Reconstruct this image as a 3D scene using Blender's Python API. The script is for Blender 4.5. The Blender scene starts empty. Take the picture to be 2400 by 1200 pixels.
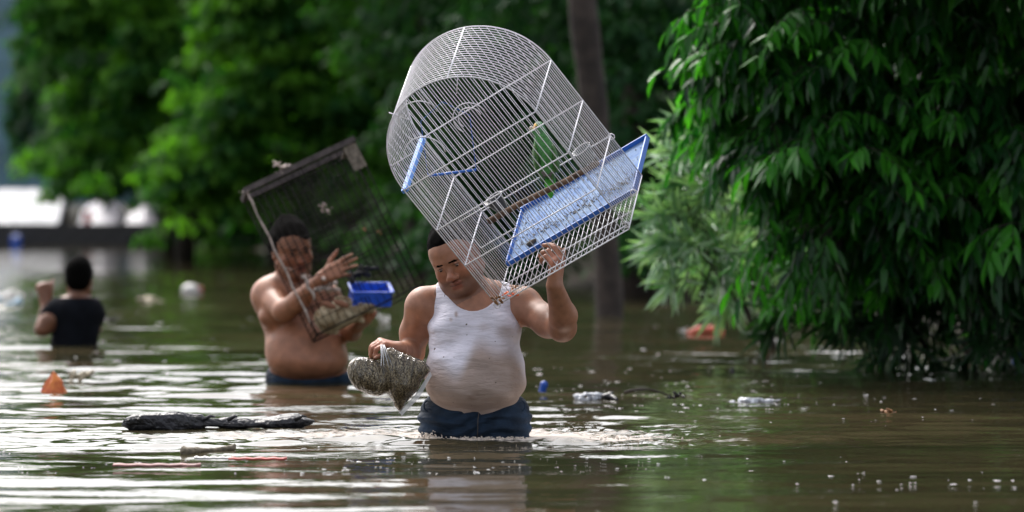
import bpy, math, random
import numpy as np
from mathutils import Vector, Matrix, Euler

rng = np.random.default_rng(7)
random.seed(7)
scene = bpy.context.scene
COL = scene.collection

# ------------------------------------------------------------------ camera
CAM_H = 0.933          # metres above the water
KP = 9600.0            # photo pixels per metre at 1 m
HOR = 470.0            # horizon row in the photo
cam_data = bpy.data.cameras.new('camera')
cam = bpy.data.objects.new('camera', cam_data)
COL.objects.link(cam)
cam.location = (0, 0, CAM_H)
cam.rotation_euler = (math.radians(90), 0, 0)
cam_data.sensor_width = 36
cam_data.lens = 144
cam_data.shift_y = -(600 - HOR) / 2400.0
cam_data.clip_end = 3000
cam_data.clip_start = 0.5
cam_data.dof.use_dof = True
cam_data.dof.focus_distance = 15.85
cam_data.dof.aperture_fstop = 2.5
cam_data.dof.aperture_blades = 0
scene.camera = cam

# ------------------------------------------------------------------ world, sun, exposure
world = bpy.data.worlds.new('World')
scene.world = world
world.use_nodes = True
wn = world.node_tree.nodes
wl = world.node_tree.links
wn.clear()
wo = wn.new('ShaderNodeOutputWorld')
bg = wn.new('ShaderNodeBackground')
sky = wn.new('ShaderNodeTexSky')
sky.sky_type = 'NISHITA'
sky.sun_disc = False
SUN_EL, SUN_AZ = 50.0, -24.0      # azimuth measured from +Y (view direction), negative = left
sky.sun_elevation = math.radians(SUN_EL)
sky.sun_rotation = math.radians(SUN_AZ)
sky.air_density = 1.0
sky.dust_density = 5.0
sky.ozone_density = 1.0
hs = wn.new('ShaderNodeHueSaturation')
hs.inputs['Saturation'].default_value = 0.35
wl.new(sky.outputs[0], hs.inputs['Color'])
wl.new(hs.outputs[0], bg.inputs['Color'])
bg.inputs['Strength'].default_value = 0.15
wl.new(bg.outputs[0], wo.inputs['Surface'])
sd = bpy.data.lights.new('sun', 'SUN')
sd.energy = 0.8
sd.angle = math.radians(22)
sd.color = (1.0, 0.97, 0.92)
sun = bpy.data.objects.new('sun', sd)
COL.objects.link(sun)
_e, _a = math.radians(SUN_EL), math.radians(SUN_AZ)
sdir = Vector((math.sin(_a) * math.cos(_e), math.cos(_a) * math.cos(_e), math.sin(_e)))
sun.rotation_euler = sdir.to_track_quat('Z', 'Y').to_euler()
sun.location = (0, 0, 30)
scene.view_settings.view_transform = 'Standard'
scene.view_settings.look = 'None'
scene.view_settings.gamma = 1
scene.view_settings.exposure = 1.15
scene.view_settings.use_curve_mapping = False
scene.render.engine = 'CYCLES'
cy = scene.cycles
cy.max_bounces = 8
cy.diffuse_bounces = 3
cy.glossy_bounces = 4
cy.transmission_bounces = 6
cy.transparent_max_bounces = 12
cy.caustics_reflective = False
cy.caustics_refractive = False
cy.sample_clamp_indirect = 4.0
cy.use_denoising = True

# ------------------------------------------------------------------ helpers
def P(px, py, d):
    """photo pixel at distance d -> world point"""
    return Vector(((px - 1200) * d / KP, d, CAM_H - (py - HOR) * d / KP))

def W(px, py):
    """photo pixel on the water -> (x, y)"""
    d = CAM_H * KP / (py - HOR)
    return (px - 1200) * d / KP, d

def tag(o, label=None, cat=None, group=None, kind=None):
    if label: o['label'] = label
    if cat: o['category'] = cat
    if group: o['group'] = group
    if kind: o['kind'] = kind
    return o

def empty(name, loc=(0, 0, 0)):
    o = bpy.data.objects.new(name, None)
    COL.objects.link(o)
    o.location = loc
    o.empty_display_size = 0.1
    return o

def link(name, me, mat=None, parent=None, world_coords=True):
    o = bpy.data.objects.new(name, me)
    COL.objects.link(o)
    if mat and len(me.materials) == 0:
        me.materials.append(mat)
    if parent is not None:
        o.parent = parent
        if world_coords:
            bpy_mw = parent_world(parent)
            o.matrix_parent_inverse = bpy_mw.inverted()
    return o

def parent_world(p):
    m = p.matrix_basis.copy()
    if p.parent:
        m = parent_world(p.parent) @ p.matrix_parent_inverse @ m
    return m

def mesh(name, verts, faces, smooth=False):
    me = bpy.data.meshes.new(name)
    me.from_pydata([tuple(v) for v in verts], [], [tuple(f) for f in faces])
    if smooth:
        me.polygons.foreach_set('use_smooth', [True] * len(me.polygons))
    me.update()
    return me

def np_mesh(name, V, F, smooth=False, attrs=None):
    """V (n,3), F (m,3 or 4) arrays; attrs {name:(n,) or (n,3)}"""
    me = bpy.data.meshes.new(name)
    n, m, k = len(V), len(F), F.shape[1]
    me.vertices.add(n)
    me.vertices.foreach_set('co', np.asarray(V, np.float32).ravel())
    me.loops.add(m * k)
    me.loops.foreach_set('vertex_index', np.asarray(F, np.int32).ravel())
    me.polygons.add(m)
    me.polygons.foreach_set('loop_start', np.arange(m, dtype=np.int32) * k)
    me.polygons.foreach_set('loop_total', np.full(m, k, np.int32))
    if smooth:
        me.polygons.foreach_set('use_smooth', np.ones(m, bool))
    me.update(calc_edges=True)
    for kx, a in (attrs or {}).items():
        if a.ndim == 1:
            at = me.attributes.new(kx, 'FLOAT', 'POINT')
            at.data.foreach_set('value', a.astype(np.float32))
        else:
            at = me.attributes.new(kx, 'FLOAT_COLOR', 'POINT')
            c = np.ones((n, 4), np.float32); c[:, :3] = a
            at.data.foreach_set('color', c.ravel())
    return me

def tube_geo(pts, r, n=6, closed=False):
    pts = [Vector(p) for p in pts]
    V, F = [], []
    L = len(pts)
    rr = r if hasattr(r, '__len__') else [r] * L
    prev = None
    for i, p in enumerate(pts):
        if closed: t = pts[(i + 1) % L] - pts[i - 1]
        else: t = pts[min(i + 1, L - 1)] - pts[max(i - 1, 0)]
        t.normalize()
        if prev is None:
            a = Vector((0, 0, 1)) if abs(t.z) < 0.9 else Vector((1, 0, 0))
            u = t.cross(a).normalized()
        else:
            u = (prev - t * prev.dot(t)).normalized()
        prev = u
        w = t.cross(u)
        for k in range(n):
            an = 2 * math.pi * k / n
            V.append(p + (u * math.cos(an) + w * math.sin(an)) * rr[i])
    for i in range(L if closed else L - 1):
        j = (i + 1) % L
        for k in range(n):
            F.append((i * n + k, i * n + (k + 1) % n, j * n + (k + 1) % n, j * n + k))
    if not closed:
        F.append(tuple(range(n))[::-1])
        F.append(tuple((L - 1) * n + k for k in range(n)))
    return V, F

def tube(name, pts, r, mat, parent=None, n=6, closed=False, wc=True):
    V, F = tube_geo(pts, r, n, closed)
    return link(name, mesh(name, V, F, True), mat, parent, wc)

def box_geo(c, s, R=None):
    c = Vector(c); V = []
    for x in (-1, 1):
        for y in (-1, 1):
            for z in (-1, 1):
                v = Vector((x * s[0] / 2, y * s[1] / 2, z * s[2] / 2))
                if R is not None: v = R @ v
                V.append(c + v)
    F = [(0, 1, 3, 2), (4, 6, 7, 5), (0, 4, 5, 1), (2, 3, 7, 6), (0, 2, 6, 4), (1, 5, 7, 3)]
    return V, F

def box(name, c, s, mat, parent=None, R=None, wc=True, bevel=0.0):
    V, F = box_geo(c, s, R)
    me = mesh(name, V, F)
    o = link(name, me, mat, parent, wc)
    if bevel:
        b = o.modifiers.new('bevel', 'BEVEL'); b.width = bevel; b.segments = 2
    return o

# ------------------------------------------------------------------ materials
def new_mat(name):
    m = bpy.data.materials.new(name)
    m.use_nodes = True
    nt = m.node_tree
    return m, nt, nt.nodes['Principled BSDF'], nt.nodes['Material Output']

def simple(name, col, rough=0.5, metal=0.0, noise=0.0, scale=20, bump=0.0, bscale=60, spec=0.5, col2=None, coat=0.0, detail=4):
    m, nt, b, out = new_mat(name)
    b.inputs['Base Color'].default_value = (*col, 1)
    b.inputs['Roughness'].default_value = rough
    b.inputs['Metallic'].default_value = metal
    b.inputs['Specular IOR Level'].default_value = spec
    b.inputs['Coat Weight'].default_value = coat
    tc = nt.nodes.new('ShaderNodeTexCoord')
    if noise or col2:
        nz = nt.nodes.new('ShaderNodeTexNoise'); nz.inputs['Scale'].default_value = scale
        nz.inputs['Detail'].default_value = detail
        nt.links.new(tc.outputs['Object'], nz.inputs['Vector'])
        rp = nt.nodes.new('ShaderNodeValToRGB')
        rp.color_ramp.elements[0].position = 0.35; rp.color_ramp.elements[1].position = 0.65
        c2 = col2 if col2 else tuple(min(1, c * (1 + noise)) for c in col)
        c1 = col if col2 else tuple(c * (1 - noise) for c in col)
        rp.color_ramp.elements[0].color = (*c1, 1); rp.color_ramp.elements[1].color = (*c2, 1)
        nt.links.new(nz.outputs['Fac'], rp.inputs['Fac'])
        nt.links.new(rp.outputs['Color'], b.inputs['Base Color'])
    if bump:
        n2 = nt.nodes.new('ShaderNodeTexNoise'); n2.inputs['Scale'].default_value = bscale
        n2.inputs['Detail'].default_value = 5
        nt.links.new(tc.outputs['Object'], n2.inputs['Vector'])
        bp = nt.nodes.new('ShaderNodeBump'); bp.inputs['Strength'].default_value = bump
        bp.inputs['Distance'].default_value = 0.01
        nt.links.new(n2.outputs['Fac'], bp.inputs['Height'])
        nt.links.new(bp.outputs['Normal'], b.inputs['Normal'])
    return m

def leaf_mat(name, dark, light, rough=0.3, trans=0.35, spec=0.5):
    """leaf: colour varies from leaf to leaf through the attribute 'var'"""
    m, nt, b, out = new_mat(name)
    at = nt.nodes.new('ShaderNodeAttribute'); at.attribute_name = 'var'
    rp = nt.nodes.new('ShaderNodeValToRGB')
    rp.color_ramp.elements[0].color = (*dark, 1)
    rp.color_ramp.elements[1].color = (*light, 1)
    nt.links.new(at.outputs['Fac'], rp.inputs['Fac'])
    nt.links.new(rp.outputs['Color'], b.inputs['Base Color'])
    b.inputs['Roughness'].default_value = rough
    b.inputs['Specular IOR Level'].default_value = spec
    tr = nt.nodes.new('ShaderNodeBsdfTranslucent')
    mu = nt.nodes.new('ShaderNodeMixRGB'); mu.blend_type = 'MULTIPLY'; mu.inputs[0].default_value = 1
    mu.inputs[2].default_value = (1.6, 1.9, 0.7, 1)
    nt.links.new(rp.outputs['Color'], mu.inputs[1])
    nt.links.new(mu.outputs[0], tr.inputs['Color'])
    mx = nt.nodes.new('ShaderNodeMixShader'); mx.inputs[0].default_value = trans
    nt.links.new(b.outputs[0], mx.inputs[1]); nt.links.new(tr.outputs[0], mx.inputs[2])
    nt.links.new(mx.outputs[0], out.inputs['Surface'])
    return m

def attr_mat(name, rough=0.5, bump=0.0, bscale=200, sss=0.0, spec=0.5, coat=0.0, mottling=0.0, mscale=30):
    m, nt, b, out = new_mat(name)
    at = nt.nodes.new('ShaderNodeAttribute'); at.attribute_name = 'tint'
    tc = nt.nodes.new('ShaderNodeTexCoord')
    src = at.outputs['Color']
    if mottling:
        nz = nt.nodes.new('ShaderNodeTexNoise'); nz.inputs['Scale'].default_value = mscale
        nz.inputs['Detail'].default_value = 6
        nt.links.new(tc.outputs['Object'], nz.inputs['Vector'])
        mr = nt.nodes.new('ShaderNodeMapRange')
        mr.inputs[1].default_value = 0.3; mr.inputs[2].default_value = 0.7
        mr.inputs[3].default_value = 1 - mottling; mr.inputs[4].default_value = 1 + mottling
        nt.links.new(nz.outputs['Fac'], mr.inputs[0])
        mu = nt.nodes.new('ShaderNodeVectorMath'); mu.operation = 'SCALE'
        nt.links.new(src, mu.inputs[0]); nt.links.new(mr.outputs[0], mu.inputs['Scale'])
        src = mu.outputs[0]
    nt.links.new(src, b.inputs['Base Color'])
    b.inputs['Roughness'].default_value = rough
    b.inputs['Specular IOR Level'].default_value = spec
    b.inputs['Coat Weight'].default_value = coat
    if sss:
        b.inputs['Subsurface Weight'].default_value = sss
        b.inputs['Subsurface Radius'].default_value = (0.012, 0.005, 0.003)
        b.inputs['Subsurface Scale'].default_value = 1.0
    if bump:
        n2 = nt.nodes.new('ShaderNodeTexNoise'); n2.inputs['Scale'].default_value = bscale
        n2.inputs['Detail'].default_value = 4
        nt.links.new(tc.outputs['Object'], n2.inputs['Vector'])
        bp = nt.nodes.new('ShaderNodeBump'); bp.inputs['Strength'].default_value = bump
        bp.inputs['Distance'].default_value = 0.004
        nt.links.new(n2.outputs['Fac'], bp.inputs['Height'])
        nt.links.new(bp.outputs['Normal'], b.inputs['Normal'])
    return m

# ------------------------------------------------------------------ rounded forms: smooth-union distance field meshed with surface nets
class Field:
    def __init__(s, lo, hi, h):
        s.lo = np.array(lo, np.float64); s.h = h
        s.n = (np.ceil((np.array(hi) - s.lo) / h).astype(int) + 1)
        s.v = np.full(tuple(s.n), 1.0, np.float32)
    def copy(s):
        f = Field.__new__(Field); f.lo = s.lo; f.h = s.h; f.n = s.n; f.v = s.v.copy(); return f
    def box(s, lo, hi):
        a = np.clip(np.floor((np.array(lo) - s.lo) / s.h).astype(int), 0, s.n)
        b = np.clip(np.ceil((np.array(hi) - s.lo) / s.h).astype(int) + 1, 0, s.n)
        if np.any(b <= a): return None
        ax = [(s.lo[i] + s.h * np.arange(a[i], b[i])).astype(np.float32) for i in range(3)]
        X, Y, Z = np.meshgrid(*ax, indexing='ij', sparse=True)
        return (slice(a[0], b[0]), slice(a[1], b[1]), slice(a[2], b[2])), X, Y, Z
    def all(s):
        ax = [(s.lo[i] + s.h * np.arange(s.n[i])).astype(np.float32) for i in range(3)]
        return np.meshgrid(*ax, indexing='ij', sparse=True)
    def put(s, sl, d, k, mode):
        a = s.v[sl]
        if mode == 'sub': d = -d
        if k <= 0:
            s.v[sl] = np.minimum(a, d) if mode == 'add' else np.maximum(a, d)
            return
        hh = np.maximum(k - np.abs(a - d), 0) / k
        q = hh * hh * k * 0.25
        s.v[sl] = (np.minimum(a, d) - q) if mode == 'add' else (np.maximum(a, d) + q)
    def cap(s, a, b, ra, rb=None, k=0.02, mode='add'):
        rb = ra if rb is None else rb
        a = np.array(a, float); b = np.array(b, float)
        m = k + 0.02
        bx = s.box(np.minimum(a - ra, b - rb) - m, np.maximum(a + ra, b + rb) + m)
        if bx is None: return s
        sl, X, Y, Z = bx
        ab = b - a; L = max(1e-9, float(ab @ ab))
        px, py, pz = X - a[0], Y - a[1], Z - a[2]
        t = np.clip((px * ab[0] + py * ab[1] + pz * ab[2]) / L, 0, 1)
        d = np.sqrt((px - t * ab[0]) ** 2 + (py - t * ab[1]) ** 2 + (pz - t * ab[2]) ** 2) - (ra + (rb - ra) * t)
        s.put(sl, d.astype(np.float32), k, mode); return s
    def chain(s, pts, rs, k=0.02, mode='add'):
        for i in range(len(pts) - 1):
            s.cap(pts[i], pts[i + 1], rs[i], rs[i + 1], k, mode)
        return s
    def ell(s, c, r, R=None, k=0.02, mode='add'):
        c = np.array(c, float); r = np.array(r, float)
        m = k + 0.02; e = max(r)
        ext = np.full(3, e) if R is not None else r
        bx = s.box(c - ext - m, c + ext + m)
        if bx is None: return s
        sl, X, Y, Z = bx
        px, py, pz = X - c[0], Y - c[1], Z - c[2]
        if R is not None:
            M = np.array(R.to_3x3().transposed())
            px, py, pz = (M[0, 0] * px + M[0, 1] * py + M[0, 2] * pz,
                          M[1, 0] * px + M[1, 1] * py + M[1, 2] * pz,
                          M[2, 0] * px + M[2, 1] * py + M[2, 2] * pz)
        k0 = np.sqrt((px / r[0]) ** 2 + (py / r[1]) ** 2 + (pz / r[2]) ** 2)
        k1 = np.sqrt((px / r[0] ** 2) ** 2 + (py / r[1] ** 2) ** 2 + (pz / r[2] ** 2) ** 2) + 1e-6
        d = k0 * (k0 - 1) / k1
        s.put(sl, d.astype(np.float32), k, mode); return s
    def net(s, name, mat=None, parent=None, tint=None, smooth_iter=1, obj=True):
        v = np.array(np.broadcast_to(s.v, tuple(s.n)), np.float32)
        v[0], v[-1] = 1, 1; v[:, 0], v[:, -1] = 1, 1; v[:, :, 0], v[:, :, -1] = 1, 1
        ins = v < 0
        nx, ny, nz = v.shape
        c = np.zeros((nx - 1, ny - 1, nz - 1), np.uint8)
        for i in (0, 1):
            for j in (0, 1):
                for k in (0, 1):
                    c += ins[i:nx - 1 + i, j:ny - 1 + j, k:nz - 1 + k]
        act = (c > 0) & (c < 8)
        idx = np.full(act.shape, -1, np.int32)
        I = np.argwhere(act)
        idx[act] = np.arange(len(I))
        acc = np.zeros((len(I), 3)); cnt = np.zeros(len(I))
        corner = [(i, j, k) for i in (0, 1) for j in (0, 1) for k in (0, 1)]
        vals = {q: v[I[:, 0] + q[0], I[:, 1] + q[1], I[:, 2] + q[2]] for q in corner}
        for q in corner:
            for ax in range(3):
                if q[ax] == 0:
                    r = list(q); r[ax] = 1; r = tuple(r)
                    va, vb = vals[q], vals[r]
                    mk = (va < 0) != (vb < 0)
                    t = np.where(mk, va / np.where(mk, va - vb, 1), 0)
                    p = np.array(q, float)[None, :].repeat(len(I), 0)
                    p[:, ax] += t
                    acc[mk] += p[mk]; cnt[mk] += 1
        V = (I + acc / cnt[:, None]) * s.h + s.lo
        Fs = []
        for ax in range(3):
            o1, o2 = [(1, 2), (2, 0), (0, 1)][ax]
            sl0 = [slice(None)] * 3; sl1 = [slice(None)] * 3
            sl0[ax] = slice(0, -1); sl1[ax] = slice(1, None)
            a, b = ins[tuple(sl0)], ins[tuple(sl1)]
            E = np.argwhere(a != b)
            E = E[(E[:, o1] > 0) & (E[:, o2] > 0) & (E[:, o1] < v.shape[o1] - 1) & (E[:, o2] < v.shape[o2] - 1)]
            def g(d1, d2):
                q = E.copy(); q[:, o1] -= d1; q[:, o2] -= d2
                return idx[q[:, 0], q[:, 1], q[:, 2]]
            quad = np.stack([g(1, 1), g(0, 1), g(0, 0), g(1, 0)], 1)
            fl = a[E[:, 0], E[:, 1], E[:, 2]]
            quad[~fl] = quad[~fl][:, ::-1]
            Fs.append(quad)
        F = np.concatenate(Fs)
        for _ in range(smooth_iter):
            S = np.zeros_like(V); C = np.zeros(len(V))
            for i in range(4):
                j = (i + 1) % 4
                np.add.at(S, F[:, i], V[F[:, j]]); np.add.at(C, F[:, i], 1)
                np.add.at(S, F[:, j], V[F[:, i]]); np.add.at(C, F[:, j], 1)
            V = 0.5 * V + 0.5 * S / C[:, None]
        at = {}
        if tint is not None: at['tint'] = tint(V)
        me = np_mesh(name, V, F, True, at)
        if not obj: return me
        return link(name, me, mat, parent)

def wobble(X, Y, Z, f, seed=0):
    r = np.random.default_rng(seed)
    s = 0
    for _ in range(6):
        k = r.normal(size=3); k /= np.linalg.norm(k); k *= f * r.uniform(0.6, 1.5)
        s = s + np.sin(k[0] * X + k[1] * Y + k[2] * Z + r.uniform(0, 6.28))
    return s / 6

# ------------------------------------------------------------------ ground, water
def smoothstep(a, b, x):
    t = np.clip((x - a) / (b - a), 0, 1)
    return t * t * (3 - 2 * t)

SH = [(-300, 84), (-16, 84), (-6.6, 83), (-4.6, 74), (-3.4, 64), (-1.6, 56), (-0.6, 48), (0.5, 42), (1.2, 38), (1.9, 33), (3.0, 27.5), (6, 25), (12, 23), (40, 18), (300, 10)]
shx = np.array([p[0] for p in SH], float); shy = np.array([p[1] for p in SH], float)
def shore(x): return np.interp(x, shx, shy)

def build_ground():
    xs = np.concatenate([[-1500, -700, -300, -120, -60], np.linspace(-30, 20, 51), [40, 80, 200, 600, 1500]])
    ys = np.concatenate([[-300, -80, -20, 0], np.linspace(8, 110, 52), [140, 200, 330, 600, 1000, 1800]])
    X, Y = np.meshgrid(xs, ys, indexing='ij')
    d = Y - shore(X)
    Z = np.where(d < 0, np.maximum(-0.95, d * 0.12 - 0.1), np.minimum(0.6, d * 0.05 - 0.12))
    Z = Z + 0.03 * np.sin(X * 1.3) * np.cos(Y * 0.9)
    nx, ny = X.shape
    V = np.stack([X.ravel(), Y.ravel(), Z.ravel()], 1)
    i, j = np.meshgrid(np.arange(nx - 1), np.arange(ny - 1), indexing='ij')
    a = (i * ny + j).ravel()
    F = np.stack([a, a + ny, a + ny + 1, a + 1], 1)
    m = simple('mud', (0.022, 0.016, 0.010), 0.9, spec=0.1, col2=(0.014, 0.017, 0.008), scale=0.6, bump=0.4, bscale=4)
    o = link('ground', np_mesh('ground', V, F, True), m)
    tag(o, 'muddy ground under the flood water and the trees', kind='structure')
build_ground()

MX, MY = W(1112, 1030)     # where the front man stands
def bow(rx): return np.where(rx < .1, .06, .13) * np.abs(rx - 0.1) ** 2
def water_height(X, Y):
    r = np.random.default_rng(11)
    H = np.zeros_like(X)
    def waves(n, lmin, lmax, slope, spread, seed):
        rr = np.random.default_rng(seed); h = 0
        for _ in range(n):
            L = math.exp(rr.uniform(math.log(lmin), math.log(lmax)))
            th = rr.normal(0, spread) + math.pi / 2
            kx, ky = 2 * math.pi / L * math.cos(th), 2 * math.pi / L * math.sin(th)
            h = h + slope * L / (2 * math.pi) * math.sqrt(2.0 / n) * np.sin(kx * X + ky * Y + rr.uniform(0, 6.28))
        return h
    # patchiness
    patch = 0.5 + 0.5 * np.sin(X * 0.9 + 1.3 * np.sin(Y * 0.35)) * np.sin(Y * 0.55 + 1.1 * np.sin(X * 0.8))
    long = waves(14, 0.5, 1.3, 0.048, 0.25, 1)
    mid = waves(30, 0.12, 0.42, 0.075, 0.30, 2)
    fine = waves(30, 0.05, 0.14, 0.045, 0.9, 3)
    rx, ry = X - MX, Y - MY
    R = np.sqrt(rx ** 2 + ry ** 2) + 1e-3
    left = smoothstep(1.0, -1.2, X)              # livelier water behind and to the left of the men
    behind = smoothstep(MY - 0.42, MY - 0.25, Y + 0.10 * np.abs(rx) ** 1.5)
    near = np.exp(-(R / 0.9) ** 2)
    calm = 0.70 + 0.22 * left * smoothstep(60, 14, Y)
    H = long * 0.8 * calm + mid * calm * (0.45 + 0.55 * patch) * (0.45 + 0.7 * behind) + fine * (0.25 + 0.35 * patch) * (0.2 + 0.8 * behind) * calm
    # choppy wake left of and behind the front man
    wake = behind * np.exp(-((Y - (MY + 0.1)) / 0.75) ** 2) * smoothstep(2.6, 0.9, np.abs(rx + 0.3))
    H = H + wake * (mid * 1.1 + fine * 2.0)
    H = H + 0.006 * np.sin(R * 2 * math.pi / 0.33) * np.exp(-R / 1.3) * behind
    chop = waves(30, 0.035, 0.10, 0.16, 1.6, 4)
    churn = smoothstep(0.0, 0.10, Y - (MY - 0.22 + bow(rx))) * np.exp(-(np.maximum(Y - (MY + 0.25), 0) / 0.75) ** 2) * np.exp(-((rx + 0.22) / 1.15) ** 4)
    H = H + churn * chop * (0.5 + 0.7 * patch)
    # bow wave in front of his thighs
    yc = MY - 0.20 + bow(rx)
    ridge = np.exp(-((Y - yc) / 0.10) ** 2) * smoothstep(1.6, 0.2, np.abs(rx - 0.1))
    H = H + ridge * (0.022 + 0.5 * np.abs(fine))
    # ripples round man two
    x2, y2 = W(722, 897)
    R2 = np.sqrt((X - x2) ** 2 + (Y - y2) ** 2) + 1e-3
    H = H + 0.007 * np.sin(R2 * 2 * math.pi / 0.42) * np.exp(-R2 / 1.4)
    foam = np.exp(-((Y - yc - 0.06) / 0.16) ** 2) * smoothstep(1.15, 0.15, np.abs(rx - 0.22)) * 1.0
    foam = np.maximum(foam, churn * (0.70 + 0.28 * smoothstep(.45, .0, Y - yc)))  # churn term paints the wake's white sky reflection as foam
    foam = np.maximum(foam, 0.5 * np.exp(-(np.sqrt((rx * 0.9 - .2) ** 2 + (ry - 0.05) ** 2) / 0.36) ** 4))
    return H, foam

def build_water():
    u = np.linspace(-0.15, 0.15, 440)
    s = np.linspace(0, 1, 760)
    y0, y1 = 10.5, 60.0
    # rows spaced roughly as distance**1.6
    q = -0.6
    ym = (y0 ** q + (y1 ** q - y0 ** q) * s) ** (1 / q)
    ys = np.concatenate([[-200, -40, 0, 6, 9], ym, [64, 70, 80, 90, 120]])
    X = []; Y = []
    side = [0.19, 0.3, 0.6, 1.5]
    uu = np.concatenate([-np.array(side[::-1]), u, side])
    eff = np.clip(ys, 9.0, 70)
    X = uu[:, None] * eff[None, :]
    X[0, :] = -400; X[-1, :] = 400
    Yg = np.repeat(ys[None, :], len(uu), 0)
    H, foam = water_height(X, Yg)
    fade = np.zeros(len(uu)); fade[4:-4] = smoothstep(0, 12, np.minimum(np.arange(len(u)), np.arange(len(u))[::-1]))
    fy = smoothstep(10.5, 11.3, ys) * smoothstep(60, 50, ys)
    A = fade[:, None] * fy[None, :]
    H = H * A; foam = foam * A
    nx, ny = X.shape
    V = np.stack([X.ravel(), Yg.ravel(), H.ravel()], 1)
    i, j = np.meshgrid(np.arange(nx - 1), np.arange(ny - 1), indexing='ij')
    a = (i * ny + j).ravel()
    F = np.stack([a, a + ny, a + ny + 1, a + 1], 1)
    m, nt, b, out = new_mat('flood_water')
    b.inputs['Base Color'].default_value = (0.095, 0.072, 0.035, 1)
    b.inputs['Roughness'].default_value = 0.04
    b.inputs['IOR'].default_value = 1.333
    tc = nt.nodes.new('ShaderNodeTexCoord')
    def nz(scale, det, strength, sx=1.0):
        mp = nt.nodes.new('ShaderNodeMapping'); mp.inputs['Scale'].default_value = (sx, 1, 1)
        nt.links.new(tc.outputs['Object'], mp.inputs['Vector'])
        n = nt.nodes.new('ShaderNodeTexNoise'); n.inputs['Scale'].default_value = scale; n.inputs['Detail'].default_value = det
        nt.links.new(mp.outputs[0], n.inputs['Vector'])
        return n
    n1 = nz(5.0, 3, 1, 0.7); n2 = nz(22.0, 3, 1, 0.8)
    ad = nt.nodes.new('ShaderNodeMath'); ad.operation = 'MULTIPLY_ADD'
    ad.inputs[1].default_value = 0.16
    nt.links.new(n2.outputs['Fac'], ad.inputs[0]); nt.links.new(n1.outputs['Fac'], ad.inputs[2])
    bp = nt.nodes.new('ShaderNodeBump'); bp.inputs['Strength'].default_value = 1.0; bp.inputs['Distance'].default_value = 0.005
    nt.links.new(ad.outputs[0], bp.inputs['Height']); nt.links.new(bp.outputs[0], b.inputs['Normal'])
    # muddy streaks in the water itself
    n3 = nz(0.8, 4, 1, 0.5)
    rp = nt.nodes.new('ShaderNodeValToRGB')
    rp.color_ramp.elements[0].position = 0.35; rp.color_ramp.elements[1].position = 0.7
    rp.color_ramp.elements[0].color = (0.030, 0.029, 0.014, 1); rp.color_ramp.elements[1].color = (0.066, 0.051, 0.027, 1)
    nt.links.new(n3.outputs['Fac'], rp.inputs['Fac'])
    # foam, plus sky reflection painted pale over the churned wake
    at = nt.nodes.new('ShaderNodeAttribute'); at.attribute_name = 'foam'
    n4 = nz(34.0, 8, 1, .8)
    mth = nt.nodes.new('ShaderNodeMath'); mth.operation = 'MULTIPLY_ADD'; mth.inputs[1].default_value = 1.15; mth.inputs[2].default_value = -0.98
    nt.links.new(at.outputs['Fac'], mth.inputs[0])
    sm = nt.nodes.new('ShaderNodeMath'); sm.operation = 'ADD'
    nt.links.new(mth.outputs[0], sm.inputs[0]); nt.links.new(n4.outputs['Fac'], sm.inputs[1])
    r2 = nt.nodes.new('ShaderNodeMapRange'); r2.inputs[1].default_value = 0.13; r2.inputs[2].default_value = 0.40
    nt.links.new(sm.outputs[0], r2.inputs[0])
    mc = nt.nodes.new('ShaderNodeMixRGB'); mc.inputs[0].default_value = 0
    nt.links.new(rp.outputs['Color'], mc.inputs[1]); mc.inputs[2].default_value = (0.66, 0.61, 0.58, 1)
    nt.links.new(mc.outputs[0], b.inputs['Base Color'])
    r3 = nt.nodes.new('ShaderNodeMapRange'); r3.inputs[3].default_value = 0.04; r3.inputs[4].default_value = 0.7
    df = nt.nodes.new('ShaderNodeBsdfDiffuse'); df.inputs['Color'].default_value = (.60, .54, .49, 1); nt.links.new(bp.outputs[0], df.inputs['Normal'])
    ms = nt.nodes.new('ShaderNodeMixShader'); nt.links.new(r2.outputs[0], ms.inputs[0]); nt.links.new(b.outputs[0], ms.inputs[1]); nt.links.new(df.outputs[0], ms.inputs[2])
    nt.links.new(ms.outputs[0], out.inputs['Surface'])
    o = link('water', np_mesh('water', V, F, True, {'foam': foam.ravel()}), m)
    tag(o, 'brown rippling flood water with bright sky reflections', kind='structure')
build_water()

# ------------------------------------------------------------------ leaves
LEAF_V = np.array([(0, 0, 0), (.28, .5, .03), (.28, 0, -.03), (.28, -.5, .03), (.66, .42, -.02), (.66, 0, -.09), (.66, -.42, -.02), (1, 0, -.19)], float)
LEAF_F = [(0, 2, 1), (0, 3, 2), (1, 2, 5), (1, 5, 4), (2, 3, 6), (2, 6, 5), (4, 5, 7), (5, 6, 7)]
LF = np.array(LEAF_F, int)

def frames(dirs, ups):
    x = dirs / np.linalg.norm(dirs, axis=1, keepdims=True)
    y = np.cross(ups, x); y /= np.linalg.norm(y, axis=1, keepdims=True) + 1e-9
    z = np.cross(x, y)
    return np.stack([x, y, z], 2)         # columns

def leaves_mesh(name, pos, dirs, ups, length, width, var, mat):
    R = frames(dirs, ups)
    T = LEAF_V[None] * np.stack([length, width, length], 1)[:, None, :]
    V = np.einsum('nij,nkj->nki', R, T) + pos[:, None, :]
    n = len(pos)
    F = (LF[None] + 8 * np.arange(n)[:, None, None]).reshape(-1, 3)
    me = np_mesh(name, V.reshape(-1, 3), F, True, {'var': np.repeat(var, 8)})
    me.materials.append(mat)
    return me

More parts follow.
